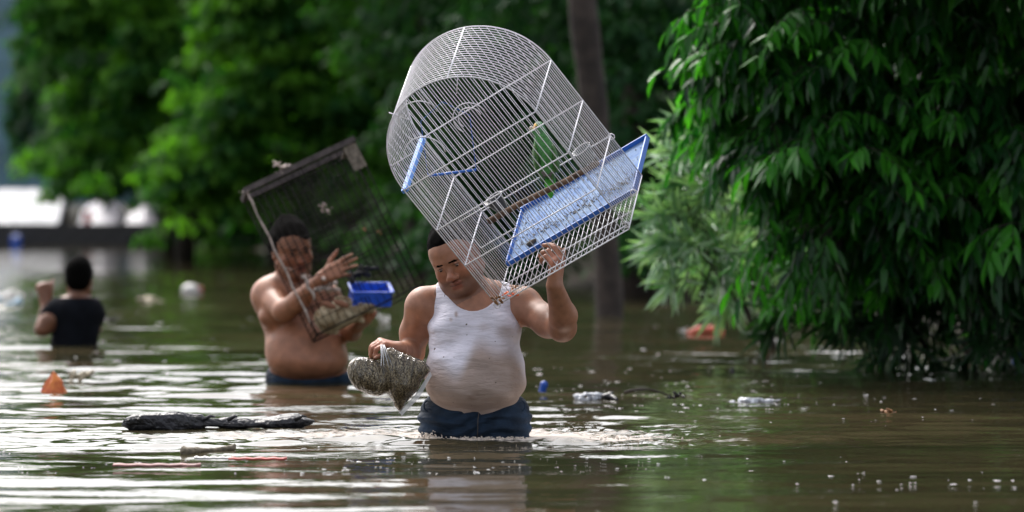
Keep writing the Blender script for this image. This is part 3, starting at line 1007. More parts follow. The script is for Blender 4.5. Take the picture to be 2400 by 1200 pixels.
M_tank, _tnt, _tb, _to = new_mat('muddy_ribbed_cotton')
def _tank():
    nt, b = _tnt, _tb
    tc = nt.nodes.new('ShaderNodeTexCoord')
    at = nt.nodes.new('ShaderNodeAttribute'); at.attribute_name = 'tint'
    n = nt.nodes.new('ShaderNodeTexNoise'); n.inputs['Scale'].default_value = 8; n.inputs['Detail'].default_value = 7; n.inputs['Roughness'].default_value = .6
    nt.links.new(tc.outputs['Object'], n.inputs['Vector'])
    mr = nt.nodes.new('ShaderNodeMapRange'); mr.inputs[1].default_value = .35; mr.inputs[2].default_value = .68
    mr.inputs[3].default_value = 1.06; mr.inputs[4].default_value = .84
    nt.links.new(n.outputs['Fac'], mr.inputs[0])
    mu = nt.nodes.new('ShaderNodeVectorMath'); mu.operation = 'SCALE'
    nt.links.new(at.outputs['Color'], mu.inputs[0]); nt.links.new(mr.outputs[0], mu.inputs['Scale'])
    # specks of dirt
    v = nt.nodes.new('ShaderNodeTexNoise'); v.inputs['Scale'].default_value = 55; v.inputs['Detail'].default_value = 1
    nt.links.new(tc.outputs['Object'], v.inputs['Vector'])
    r2 = nt.nodes.new('ShaderNodeMapRange'); r2.inputs[1].default_value = .74; r2.inputs[2].default_value = .78
    nt.links.new(v.outputs['Fac'], r2.inputs[0])
    mx = nt.nodes.new('ShaderNodeMixRGB'); mx.inputs[2].default_value = (.10, .07, .05, 1)
    nt.links.new(r2.outputs[0], mx.inputs[0]); nt.links.new(mu.outputs[0], mx.inputs[1])
    nt.links.new(mx.outputs[0], b.inputs['Base Color'])
    b.inputs['Roughness'].default_value = .75
    wv = nt.nodes.new('ShaderNodeTexWave'); wv.inputs['Scale'].default_value = 95; wv.bands_direction = 'X'
    nt.links.new(tc.outputs['Object'], wv.inputs['Vector'])
    w = nt.nodes.new('ShaderNodeTexNoise'); w.inputs['Scale'].default_value = 14; w.inputs['Detail'].default_value = 3
    mp = nt.nodes.new('ShaderNodeMapping'); mp.inputs['Scale'].default_value = (.8, 1, 3)
    nt.links.new(tc.outputs['Object'], mp.inputs['Vector']); nt.links.new(mp.outputs[0], w.inputs['Vector'])
    bp = nt.nodes.new('ShaderNodeBump'); bp.inputs['Strength'].default_value = .35; bp.inputs['Distance'].default_value = .001
    nt.links.new(wv.outputs['Fac'], bp.inputs['Height'])
    b2 = nt.nodes.new('ShaderNodeBump'); b2.inputs['Strength'].default_value = .6; b2.inputs['Distance'].default_value = .02
    nt.links.new(w.outputs['Fac'], b2.inputs['Height']); nt.links.new(bp.outputs[0], b2.inputs['Normal'])
    nt.links.new(b2.outputs[0], b.inputs['Normal'])
_tank()
M_black = simple('black_cotton', (.004, .005, .008), .9, spec=.15, noise=.3, scale=12, bump=.6, bscale=14)
M_thread = simple('tan_thread', (.07, .055, .045), .7)

class Head:
    """local axes: -Y is where the face looks, Z up, X the viewer's right when facing the viewer"""
    def __init__(s, o, pitch, roll, yaw, size):
        s.o = Vector(o); s.s = size
        s.R = (Matrix.Rotation(math.radians(roll), 4, 'Y') @ Matrix.Rotation(math.radians(yaw), 4, 'Z') @ Matrix.Rotation(math.radians(pitch), 4, 'X')).to_3x3()
    def p(s, x, y, z): return s.o + s.R @ (Vector((x, y, z)) * s.s)
    def loc(s, V):
        M = np.array(s.R); return (np.asarray(V) - np.array(s.o)) @ M / s.s
    def build(s, F, fat=1.0):
        z = s.s
        def e(x, y, zz, r, k=.02, mode='add', rot=None):
            R = s.R if rot is None else s.R @ rot
            F.ell(s.p(x, y, zz), [q * z for q in r], R, k * z, mode)
        def c(a, b, ra, rb, k=.012, mode='add'): F.cap(s.p(*a), s.p(*b), ra * z, rb * z, k * z, mode)
        e(0, .012, .040, (.076, .096, .080), .03)
        e(0, -.03, .028, (.068, .066, .062), .03)
        e(0, -.030, -.035, (.062 * fat, .062, .075), .03)
        e(0, -.046, -.078, (.048 * fat, .042, .036), .03)
        c((-.055 * fat, .0, -.055), (-.022, -.072, -.092), .020 * fat, .016, .03)
        c((.055 * fat, .0, -.055), (.022, -.072, -.092), .020 * fat, .016, .03)
        e(0, -.082, -.095, (.022, .014, .014), .02)
        for q in (-1, 1):
            e(q * .040, -.062, -.030, (.026, .026, .026), .02)
            c((q * .012, -.092, .020), (q * .046, -.078, .024), .0085, .007, .014)
            e(q * .031, -.103, .003, (.015, .014, .0095), .012, 'sub')
            e(q * .031, -.080, .001, (.0145, .0125, .0115), .004)
            c((q * .018, -.0905, -.004), (q * .044, -.084, -.004), .0035, .003, .004)      # lower lid
            c((q * .017, -.0925, .0055), (q * .031, -.0955, .0085), .0035, .004, .003)      # upper lid
            c((q * .031, -.0955, .0085), (q * .046, -.085, .003), .004, .003, .003)
            e(q * .031, -.0955, .0015, (.0110, .0065, .0024), .003, 'sub')
            e(q * .0125, -.103, -.0375, (.0115, .013, .0095), .006)
            e(q * .0075, -.107, -.0460, (.0042, .006, .004), .002, 'sub')
            # ears
            e(q * .076, .012, -.008, (.010, .020, .032), .006, rot=Matrix.Rotation(q * .35, 3, 'Z'))
            e(q * .084, .004, -.004, (.005, .010, .019), .004, 'sub', rot=Matrix.Rotation(q * .35, 3, 'Z'))
        c((0, -.088, .016), (0, -.108, -.026), .0075, .0095, .012)
        e(0, -.112, -.032, (.0135, .0125, .0120), .008)
        c((-.016, -.094, -.0605), (0, -.1005, -.0575), .0045, .0062, .005)
        c((.016, -.094, -.0605), (0, -.1005, -.0575), .0045, .0062, .005)
        c((-.013, -.093, -.0715), (.013, -.093, -.0715), .0062, .0062, .005)
        c((-.027, -.0925, -.0675), (.0, -.105, -.0645), .0026, .0026, .003, 'sub')
        c((.027, -.0925, -.0675), (.0, -.105, -.0645), .0026, .0026, .003, 'sub')
        c((-.014, -.102, -.0815), (.014, -.102, -.0815), .004, .004, .008, 'sub')
    def hair(s, root, hh, top=.012, line=.062, side=-.01, curly=.0, fringe=.0, back=-.06):
        z = s.s; o = np.array(s.o); e = .135 * z
        F = Field(o - e, o + e + np.array([0, 0, .02]), hh)
        F.ell(s.p(0, .014, .044), [(.076 + top * .55) * z, (.096 + top * .6) * z, (.080 + top) * z], s.R, .0)
        F.ell(s.p(0, .035, -.01), [.077 * z, .078 * z, .07 * z], s.R, .02)
        X, Y, Z = F.all()
        M = np.array(s.R); q = [X - o[0], Y - o[1], Z - o[2]]
        lx, ly, lz = [(M[0, i] * q[0] + M[1, i] * q[1] + M[2, i] * q[2]) / z for i in range(3)]
        w = wobble(lx, ly, lz, 140, 3) * .002 + wobble(lx, ly, lz, 60, 4) * curly
        # cut away face: surface that runs from forehead line down in front of the ear and round the nape
        front = -.052 + .020 * np.exp(-((np.abs(lx) - .045) / .014) ** 2)
        cut = np.minimum(line - lz + .006 * np.cos(lx * 60), 1)           # below the hair line
        face = np.maximum(cut, -(ly - (-.030 + .03 * (lz < .0))))                 # below line and forward of temples
        ear = np.maximum(side - lz, -(ly - .028))
        low = back - lz
        rem = np.minimum(-1e9 + 0 * lx, 0)
        keep = np.maximum(np.minimum(-face, 1), -1)
        dcut = np.maximum(np.minimum(line - lz + .006 * np.cos(lx * 60), -.034 - ly + .6 * np.maximum(0, .045 - np.abs(lx)) * 0), np.minimum(side - lz, .022 - ly))
        dcut = np.maximum(dcut, low)
        v = F.v + w.astype(np.float32) * z
        F.v = np.maximum(v, (dcut * z).astype(np.float32))
        return F.net('hair', M_hair, root, smooth_iter=1)
    def brows(s, root, hh):
        z = s.s
        F = Field(np.array(s.o) - .13 * z, np.array(s.o) + .13 * z, hh)
        for q in (-1, 1):
            F.chain([s.p(q * .013, -.1000, .0190), s.p(q * .032, -.0925, .0185), s.p(q * .053, -.0755, .0125)], [.0036 * z, .0044 * z, .0022 * z], .003)
        F.net('eyebrows', M_hair, root, smooth_iter=0)
    def eyes(s, root, gaze=-.25, dx=0.0):
        for q in (-1, 1):
            V, F = [], []
            c = s.p(q * .031, -.0800, .0012); r = .0134 * s.s
            n = 12
            for i in range(n + 1):
                th = math.pi * i / n
                for j in range(16):
                    ph = 2 * math.pi * j / 16
                    V.append(c + s.R @ Vector((math.sin(th) * math.cos(ph) * r, -math.cos(th) * r, math.sin(th) * math.sin(ph) * r * .98)))
            for i in range(n):
                for j in range(16):
                    F.append((i * 16 + j, i * 16 + (j + 1) % 16, (i + 1) * 16 + (j + 1) % 16, (i + 1) * 16 + j))
            me = mesh('eye', V, F, True); me.materials.append(M_eyew); me.materials.append(M_eye)
            for pl in me.polygons:
                lc = (s.R.transposed() @ (pl.center - c)) / r
                if math.hypot(lc.x - dx, lc.z - gaze) < .48 and lc.y < 0: pl.material_index = 1
            link('eye', me, None, root)
    def tint(s, V, base, stubble=.35):
        L = s.loc(V)
        x, y, z = L[:, 0], L[:, 1], L[:, 2]
        T = np.repeat(base[None], len(V), 0)
        near = (np.abs(x) < .1) & (np.abs(y) < .14) & (z > -.13) & (z < .14)
        def blob(cx, cy, cz, r): return np.exp(-(((x - cx) ** 2 + (y - cy) ** 2 + (z - cz) ** 2) / r ** 2))
        lips = np.clip(blob(0, -.098, -.060, .013) + blob(-.012, -.096, -.062, .010) + blob(.012, -.096, -.062, .010) + blob(-.008, -.096, -.072, .011) + blob(.008, -.096, -.072, .011), 0, 1) * near
        st = np.clip(smoothstep(-.035, -.06, z) * smoothstep(.0, -.03, y) + .5 * (blob(0, -.1, -.05, .02)), 0, 1) * (1 - lips) * near * stubble
        rosy = np.clip(blob(-.042, -.075, -.022, .025) + blob(.042, -.075, -.022, .025) + blob(0, -.115, -.032, .016), 0, 1) * near
        T = T * (1 - st[:, None] * np.array((.55, .5, .42)))
        T = T * (1 + rosy[:, None] * np.array((.16, -.06, -.10)))
        T = T * (1 - lips[:, None]) + lips[:, None] * base * np.array((.85, .62, .68))
        lash = np.clip(sum(np.exp(-((np.abs(x) - .031) / .013) ** 4) * np.exp(-((z - zz_ ) / .0024) ** 2) for zz_ in (.0052,)), 0, 1) * (y < -.07) * near
        T = T * (1 - .75 * lash[:, None])
        line = np.exp(-((z + .0650) / .0022) ** 2) * (np.abs(x) < .026) * (y < -.08) * near
        T = T * (1 - .65 * line[:, None])
        return T

def hand(F, w, X, T, N, curls, scale=1.0, thumb=(.7, .9, .0), k=.007, fan=.10, thumb_bend=.5):
    """w wrist, X along the palm, T towards the thumb, N out of the back of the hand"""
    w, X, T, N = (Vector(a) for a in (w, X, T, N))
    X.normalize(); T = (T - X * T.dot(X)).normalized(); 
    n2 = X.cross(T)
    if n2.dot(N) < 0: n2 = -n2
    N = n2; s = scale
    offs = (.030, .010, -.010, -.028); Ls = (.92, 1.0, .95, .76); base = (.088, .092, .088, .080)
    for i in range(4):
        b = w + (X * base[i] + T * offs[i]) * s
        F.cap(w + T * offs[i] * .55 * s, b, .017 * s, .0125 * s, .014 * s)
        d = (X + T * offs[i] / .03 * fan).normalized()
        p = b; ang = 0
        seg = [.044 * Ls[i], .027 * Ls[i], .021 * Ls[i]]
        rad = [.0102, .0092, .0085, .0072]
        for j in range(3):
            ang += curls[i][j]
            dd = d * math.cos(ang) - N * math.sin(ang)
            q = p + dd * seg[j] * s
            F.cap(p, q, rad[j] * s, rad[j + 1] * s, .004 * s)
            p = q
    F.cap(w + (X * .02 + T * .012 - N * .004) * s, w + (X * .05 + T * .028 - N * .006) * s, .018 * s, .015 * s, .014 * s)
    p = w + (X * .035 + T * .026 - N * .006) * s
    d = (X * thumb[0] + T * thumb[1] - N * thumb[2]).normalized()
    q = p + d * .045 * s; F.cap(p, q, .0135 * s, .0115 * s, .008 * s)
    d2 = (d + X * thumb_bend - N * .2).normalized()
    r = q + d2 * .034 * s; F.cap(q, r, .0112 * s, .0098 * s, .004 * s)
    F.cap(r, r + d2 * .024 * s, .0098 * s, .0078 * s, .003 * s)

c1 = lambda a, b=None, c=None: (a, a if b is None else b, a * .7 if c is None else c)

# --- the man in front
D1 = 16.0
def man_one():
    def S(px, py, dy=0.0): return P(px, py, D1 + dy)
    root = empty('person', (S(1112, 1030).x, D1, 0))
    tag(root, 'man in a muddy white tank top and wet jeans under the white birdcage', 'person')
    h = .0045
    F = Field((-.56, 15.30, -.42), (.30, 16.34, .92), h)
    # torso
    F.ell(S(1112, 770, .03), (.178, .125, .165), None, .04)
    F.ell(S(1112, 725, .05), (.170, .100, .10), None, .05)
    F.ell(S(1065, 775, -.055), (.085, .065, .065), None, .05)
    F.ell(S(1160, 775, -.055), (.085, .065, .065), None, .05)
    F.ell(S(1114, 868, -.03), (.190, .172, .150), None, .06)
    F.ell(S(1114, 905, -.055), (.186, .160, .085), None, .04)
    F.ell(S(1112, 975, .03), (.190, .135, .12), None, .04)
    F.ell(S(1114, 927, -.225), (.012, .02, .009), None, .02, 'sub')
    torso = F.copy()
    # trapezius and shoulders
    F.cap(S(1085, 690, .05), S(1000, 706, .05), .062, .052, .05)
    F.cap(S(1120, 690, .05), S(1225, 706, .05), .062, .052, .05)
    torso.cap(S(1085, 690, .05), S(1010, 706, .05), .062, .054, .05)
    torso.cap(S(1120, 690, .05), S(1215, 706, .05), .062, .054, .05)
    # neck
    F.cap(S(1098, 700, .04), S(1085, 640, .02), .066, .062, .04)
    # arm that holds the bag (viewer's left)
    F.ell(S(990, 716, .03), (.060, .066, .066), None, .04)
    F.cap(S(985, 722, .03), S(972, 780, .09), .058, .055, .03)
    F.cap(S(972, 780, .09), S(966, 826, .13), .055, .047, .03)
    F.chain([S(966, 828, .13), S(955, 828, .03), S(937, 818, -.10)], [.046, .046, .030], .02)
    hand(F, S(937, 818, -.10), (-.75, -.55, .30), (.3, -.9, -.2), (.1, .0, 1), [c1(.75, 1.0), c1(.8, 1.0), c1(.85, 1.0), c1(.9, 1.0)], 1.02, thumb=(.8, .35, .5))
    # arm that holds the cage (viewer's right)
    F.ell(S(1228, 715, .02), (.062, .066, .066), None, .04)
    F.cap(S(1235, 722, .02), S(1285, 755, -.10), .062, .058, .03)
    F.cap(S(1285, 755, -.10), S(1318, 768, -.21), .056, .052, .03)
    F.chain([S(1318, 768, -.21), S(1320, 740, -.27), S(1300, 672, -.385)], [.052, .052, .033], .02)
    hand(F, S(1299, 668, -.39), (.10, -.08, 1), (.50, .75, .15), (.8, -.55, .0),
         [c1(.45, .7), c1(.55, .8), c1(.8, 1.1), c1(.95, 1.2)], 1.08, thumb=(.9, .7, .1), fan=.16)
    H = Head(S(1068, 604, -.005), 15, -20, -22, 1.13)
    H.build(F, 1.16)
    # thighs
    for sx, x in ((-1, 1052), (1, 1178)):
        F.cap(S(x, 1000, .03), (S(x, 1000).x + sx * .0, D1 + .02, -.38), .10, .085, .04)
    def tint(V):
        T = H.tint(V, SKIN * np.array((.95, .90, .87)), .75)
        # nails and pink knuckles
        for c in (S(885, 800, -.18), S(1310, 610, -.42)):
            d = np.linalg.norm(V - np.array(c), axis=1)
            T *= 1 + (np.exp(-(d / .055) ** 4)[:, None]) * np.array((.22, .06, .06))
        return T
    F.net('body', M_skin, root, tint)
    H.hair(root, .004, .009, .066, -.012, .0)
    H.brows(root, .0022)
    H.eyes(root, -.55)
    # tank top
    X, Y, Z = torso.all()
    v = torso.v - .005
    lx = X - S(1109, 0).x
    g = D1 / KP
    zz = (CAM_H - Z) / g + HOR      # photo row, used as a tailor's ruler
    fold = .0022 * np.sin(zz * .16 + lx * 26) * np.exp(-((zz - 815) / 60) ** 2) * smoothstep(.0, .15, -lx) + .0016 * np.sin(zz * .11 - lx * 40 + 2)
    v = v + fold.astype(np.float32) * 1.0
    a = 86 * g + 8 * g * smoothstep(660, 720, zz) + 26 * g * smoothstep(715, 778, zz) + .2 * smoothstep(775, 820, zz)
    w = 66 * g * np.clip((727 - zz) / 46, 0, 1) ** .42
    arm = np.abs(lx) - a
    neck = np.where(zz < 727, w - np.abs(lx), -.1)
    neckb = np.where(zz < 690, 54 * g - np.abs(lx), -.1)
    yy = Y - (D1 + .05)
    neck = np.where(yy < 0, neck, neckb)
    reg = np.maximum(np.maximum(arm, neck), (zz - 985) * g)
    reg = np.maximum(reg, (645 - zz) * g)
    torso.v = np.maximum(v, np.minimum(reg, .5)).astype(np.float32)
    def tt(V):
        z = (CAM_H - V[:, 2]) / g + HOR
        x = V[:, 0] - S(1112, 0).x
        q = smoothstep(790, 850, z + 30 * np.sin(x * 18) + 12 * np.sin(x * 45 + 1) - 180 * np.abs(x + .0))
        white = np.array((.68, .65, .73)); mud = np.array((.38, .29, .25))
        T = white[None] * (1 - q[:, None]) + mud[None] * q[:, None]
        def st(px, py, rx, ry, f):
            e = np.exp(-(((x - (px - 1112) * g) / (rx * g)) ** 2 + ((z - py) / ry) ** 2) ** 1.5)
            return T * (1 - f * e[:, None] * np.array((.8, 1, 1.15)))
        for s_ in ((1070, 735, 4, 7, .55), (1058, 747, 4, 5, .4), (1185, 775, 20, 18, .32), (1135, 765, 14, 10, .2), (1060, 785, 22, 14, .15), (1210, 880, 14, 40, .25), (1010, 900, 12, 50, .2), (1108, 927, 12, 6, .3)):
            T = st(*s_)
        return T
    torso.net('tank_top', M_tank, root, tt, 1)
    # jeans
    J = Field((-.42, 15.6, -.42), (.18, 16.34, .26), h)
    J.ell(S(1112, 975, .03), (.199, .150, .13), None, .03)
    for sx, x in ((-1, 1048), (1, 1180)):
        J.cap(S(x, 985, .03), (S(x, 0).x + sx * .01, D1 + .02, -.40), .106, .094, .05)
    X, Y, Z = J.all()
    zz = (CAM_H - Z) / g + HOR; lx = X - S(1114, 0).x
    crease = .006 * np.sin(zz * .22 + lx * 30 + 3 * np.sin(lx * 22)) * smoothstep(945, 975, zz)
    crease = crease + .003 * wobble(X, Y, Z * 2.5, 45, 9)
    waist = 958 - 34 * np.clip(np.abs(lx) / .19, 0, 1) ** 2
    J.v = np.maximum(J.v + crease.astype(np.float32), ((waist - zz) * g).astype(np.float32))
    jo = J.net('jeans', M_jeans, root, None, 1)
    # fly seam, pocket seams, belt loops
    y0 = D1 - .142
    def seam(pts, name='seam'):
        V, Fc = [], []
        tube(name, pts, .0016, M_thread, jo, 5)
    seam([S(1122, 968, -.127), S(1120, 985, -.138), S(1120, 1005, -.125), S(1119, 1024, -.105)])
    for px in (1003, 1222):
        q = [Vector((S(px, 0).x + .014 * math.sin(t) * (1 if px > 1100 else -1), D1 - .06, S(0, 934).z - .026 + .02 * math.cos(t))) for t in np.linspace(0, math.pi, 8)]
        tube('belt_loop', q, .003, M_jeans, jo, 6)
man_one()

# --- the man with the rusty wire cage
D2 = 20.98
def man_two():
    def S(px, py, dy=0.0): return P(px, py, D2 + dy)
    root = empty('person', (S(722, 897).x, D2, 0))
    tag(root, 'shirtless man with dark curly hair carrying the dark wire cage', 'person')
    F = Field((-1.36, 20.25, -.3), (-.68, 21.40, .90), .0065)
    Rz = Matrix.Rotation(math.radians(-4), 3, 'Y')
    F.ell(S(690, 735, .02), (.180, .130, .17), Rz, .05)
    F.ell(S(668, 700, .03), (.165, .11, .12), None, .05)
    F.ell(S(715, 815, -.03), (.205, .185, .165), None, .06)
    F.ell(S(724, 845, -.06), (.200, .175, .10), None, .05)
    F.ell(S(722, 890, .03), (.195, .15, .12), None, .04)
    F.ell(S(645, 742, -.08), (.085, .07, .06), None, .04)
    F.ell(S(768, 833, -.235), (.010, .03, .018), None, .02, 'sub')
    F.cap(S(672, 665, .03), S(625, 690, .03), .072, .070, .05)
    F.cap(S(690, 665, .03), S(765, 695, .06), .070, .060, .05)
    F.cap(S(682, 660, .02), S(686, 620, .0), .068, .064, .04)
    # near arm, lifted forward across the chest
    F.ell(S(632, 690, -.01), (.078, .082, .082), None, .04)
    F.cap(S(630, 695, -.02), S(665, 728, -.22), .070, .056, .03)
    F.chain([S(667, 730, -.22), S(700, 705, -.30), S(752, 655, -.42)], [.056, .052, .033], .02)
    hand(F, S(754, 652, -.42), (.80, -.25, .42), (-.25, .35, .9), (-.2, -.9, .3), [c1(.05, .1), c1(.1, .15), c1(.2, .2), c1(.7, .5)], 1.12, thumb=(.7, .8, .0), fan=.10)
    # far arm under the cage
    F.ell(S(770, 700, .05), (.062, .066, .07), None, .04)
    F.cap(S(775, 705, .05), S(808, 775, .0), .056, .048, .03)
    F.chain([S(808, 778, .0), S(825, 778, -.1), S(835, 768, -.22)], [.05, .045, .032], .02)
    hand(F, S(835, 768, -.22), (.3, -.6, .25), (.9, .2, .2), (.1, -.3, -1), [c1(.6, .7)] * 4, 1.1, thumb=(.7, .7, .3))
    H = Head(S(684, 585, -.01), 12, -8, 22, 1.22)
    H.build(F, 1.05)
    for x in (675, 772):
        F.cap(S(x, 900, .03), (S(x, 0).x, D2 + .02, -.28), .11, .10, .04)
    def tint(V): return H.tint(V, SKIN * np.array((1.08, .98, .92)), .35)
    F.net('body', M_skin_wet, root, tint)
    H.hair(root, .005, .019, .054, .0, .012, back=-.04)
    H.brows(root, .0035)
    H.eyes(root, -.2)
    J = Field((-1.34, 20.6, -.3), (-.68, 21.32, .22), .0075)
    J.ell(S(722, 893, .03), (.208, .175, .13), None, .03)
    for x in (675, 772):
        J.cap(S(x, 900, .03), (S(x, 0).x, D2 + .02, -.28), .118, .108, .04)
    X, Y, Z = J.all(); g = D2 / KP
    zz = (CAM_H - Z) / g + HOR; lx = X - S(722, 0).x
    waist = 878 - 8 * np.clip(lx / .2, -1, 1) - 28 * np.clip(-lx / .2, 0, 1) ** 2
    J.v = np.maximum(J.v + (.005 * wobble(X, Y, Z * 3, 40, 2)).astype(np.float32), ((waist - zz) * g).astype(np.float32))
    J.net('jeans', M_jeans, root, None, 1)
man_two()

# --- the man far off, from behind
D3 = 26.2
def man_three():
    def S(px, py, dy=0.0): return P(px, py, D3 + dy)
    root = empty('person', (S(175, 812).x, D3, 0))
    tag(root, 'man in a black t-shirt seen from behind, raising his left fist at the far left', 'person')
    F = Field((-3.20, 25.6, -.3), (-2.50, 26.7, .70), .009)
    F.ell(S(178, 760, 0), (.150, .11, .19), None, .04)
    F.ell(S(176, 730, .0), (.165, .10, .10), None, .05)
    F.ell(S(172, 815, 0), (.140, .11, .15), None, .04)
    F.cap(S(183, 700, 0), S(185, 675, 0), .056, .054, .03)
    torso = F.copy()
    torso.cap(S(135, 722, 0), S(118, 738, -.02), .055, .056, .04)
    torso.cap(S(215, 722, 0), S(224, 740, .03), .055, .054, .04)
    F.cap(S(135, 722, 0), S(112, 752, -.06), .052, .046, .04)
    F.chain([S(108, 768, -.06), S(98, 772, -.05), S(108, 710, .06)], [.044, .042, .030], .02)
    F.cap(S(112, 752, -.06), S(104, 770, -.06), .046, .043, .03)
    hand(F, S(107, 708, .06), (-.1, .1, 1), (.6, .2, .0), (0, -1, 0), [c1(1.3, 1.5)] * 4, 1.25, thumb=(.8, .4, .5))
    F.cap(S(216, 722, 0), S(222, 770, .12), .052, .046, .04)
    H = Head(S(186, 654, .0), 5, 0, 175, 1.05)
    H.build(F, 1.0)
    F.net('body', M_skin_wet, root, lambda V: H.tint(V, SKIN * np.array((.62, .55, .5)), .3))
    H.hair(root, .008, .018, .05, -.01, .003, back=-.075)
    X, Y, Z = torso.all(); g = D3 / KP
    zz = (CAM_H - Z) / g + HOR
    v = torso.v - .009 + (.004 * wobble(X, Y, Z, 38, 6)).astype(np.float32)
    torso.v = np.maximum(v, ((697 - zz) * g).astype(np.float32))
    torso.net('t_shirt', M_black, root, None, 1)
man_three()

# ------------------------------------------------------------------ the white birdcage
M_wire = simple('white_enamel_wire', (.80, .78, .82), .32, spec=.6)
M_tray = simple('blue_tray_plastic', (.09, .17, .36), .7, spec=.15, col2=(.18, .26, .40), scale=14, bump=.1)
M_rim = simple('blue_tray_rim', (.02, .12, .48), .3)
M_clip = simple('blue_clip', (.12, .30, .75), .35)
M_perch = simple('perch_wood', (.10, .055, .03), .7, noise=.5, scale=30, bump=.6, bscale=50)
M_cup = simple('black_cup', (.008, .008, .010), .2)
M_dirt = simple('droppings', (.09, .07, .05), .8, noise=.5, scale=60)
M_dry = simple('dry_leaf', (.28, .13, .05), .6, noise=.5, scale=60, bump=.5)
M_orange = simple('orange_peel', (.75, .12, .015), .45, noise=.3, scale=40)

CD = 15.62
CW = Vector((.788, -.390, .465)).normalized()
CDp = Vector((.140, .866, .479)); CDp = (CDp - CW * CDp.dot(CW)).normalized()
CU = CW.cross(CDp).normalized()
CO = P(1165, 715, CD)
cage_w, cage_h, cage_d = .625, .590, .42
def birdcage():
    root = empty('birdcage')
    R = Matrix((CW, CDp, CU)).transposed().to_4x4()
    R.translation = CO
    root.matrix_basis = R
    tag(root, 'large arched white wire birdcage tilted over the man in the tank top', 'birdcage')
    w, hgt, dep = cage_w, cage_h, cage_d
    r = w / 2
    def add(name, me, loc=(0, 0, 0)):
        o = bpy.data.objects.new(name, me); COL.objects.link(o); o.parent = root; o.location = loc
        if not me.materials: me.materials.append(M_wire)
        return o
    def tm(pts, rad, n=5, closed=False):
        V, F = tube_geo(pts, rad, n, closed); return mesh('wire', V, F, True)
    wr = .0016
    arch = [(0, 0, 0)] + [(r - r * math.cos(t), 0, hgt + r * math.sin(t)) for t in np.linspace(0, math.pi, 41)] + [(w, 0, 0)]
    hoop = tm(arch, wr, 5)
    n = 22
    for i in range(1, n):
        add('hoop', hoop, (0, dep * i / n + random.uniform(-.0008, .0008), 0))
    rim = tm(arch, .0028, 7)
    add('arch_frame', rim); add('arch_frame', rim, (0, dep, 0))
    # upright bars, both end faces
    nb = 25
    for k in range(1, nb):
        x = w * k / nb
        top = hgt + math.sqrt(max(0, r * r - (x - r) ** 2))
        me = tm([(0, 0, 0), (0, 0, top)], wr, 5)
        add('bar', me, (x, 0, 0)); add('bar', me, (x, dep, 0))
    # floor grid
    fm = tm([(0, 0, 0), (0, dep, 0)], wr, 5)
    for k in range(1, nb, 1):
        add('floor_wire', fm, (w * k / nb, 0, .0))
    # horizontal cross bars
    cm = tm([(0, 0, 0), (w, 0, 0)], .0026, 6)
    for z in (0, .018, .205, .385, hgt):
        add('cross_bar', cm, (0, -.002, z))
    for z in (0, .205, .385, hgt):
        add('cross_bar', cm, (0, dep + .002, z))
    add('cross_bar', cm, (0, dep * .35, .0)); add('cross_bar', cm, (0, dep * .7, .0))
    tie = tm([(0, 0, 0), (0, dep, 0)], .0028, 6)
    for x in (0, w):
        for z in (0, .205, .385, hgt):
            add('tie_rod', tie, (x, 0, z))
    for t in (.33 * math.pi, .62 * math.pi):
        add('tie_rod', tie, (r - r * math.cos(t), 0, hgt + r * math.sin(t) + .001))
    # blue clip strips over two of the ties
    for x, s in ((0, 1), (w, -1)):
        V, F = box_geo((s * .006, dep * .5, hgt - .004), (.011, dep, .016))
        me = mesh('clip_strip', V, F); me.materials.append(M_clip); add('clip_strip', me)
    # scroll work on the front arch
    def arc(cx, cz, rr, a0, a1, y=-.003, m=18):
        return tm([(cx + rr * math.cos(a), y, cz + rr * math.sin(a)) for a in np.linspace(math.radians(a0), math.radians(a1), m)], .0022, 6)
    add('scroll', arc(.235, .79, .085, 20, 215)); add('scroll', arc(.16, .665, .080, -20, 150)); add('scroll', arc(.40, .70, .065, -10, 210))
    add('scroll', arc(.40, .70, .045, -10, 200))
    for a, b in (((.02, .70), (.13, .70)), ((.155, .885), (.20, .82)), ((.312, .905), (.312, .79)), ((.47, .87), (.42, .81))):
        add('scroll_strut', tm([(a[0], -.003, a[1]), (b[0], -.003, b[1])], .002, 6))
    # little door on the front
    dm = tm([(.10, -.005, .235), (.10, -.005, .37), (.27, -.005, .37), (.27, -.005, .235)], .0026, 6, True)
    add('door', dm)
    # hanging hooks at the corner
    for (x, y, z) in ((w, 0, .02), (w, dep * .6, 0.02), (w, dep, .20), (0, 0, .0)):
        add('hook', tm([(x + .013 * math.cos(a), y, z + .013 * math.sin(a)) for a in np.linspace(0, 6.28, 9)[:-1]], .0022, 5, True))
    # tray pushed part way out at the back
    y0, y1 = dep * .70, dep * 1.72
    V, F = box_geo((w / 2, (y0 + y1) / 2, .008), (w - .015, y1 - y0, .004))
    me = mesh('tray', V, F); me.materials.append(M_tray); tray = add('tray', me)
    def sub(name, V, F, mat, par):
        me = mesh(name, V, F); me.materials.append(mat)
        o = bpy.data.objects.new(name, me); COL.objects.link(o); o.parent = par; return o
    for c, s in (((w / 2, y0, .011), (w - .004, .006, .018)), ((w / 2, y1, .015), (w - .004, .006, .026)), ((.006, (y0 + y1) / 2, .013), (.006, y1 - y0 - .008, .022)), ((w - .006, (y0 + y1) / 2, .013), (.006, y1 - y0 - .008, .022))):
        sub('rim', *box_geo(c, s), M_rim, tray)
    # dirt on the tray
    V, F = [], []
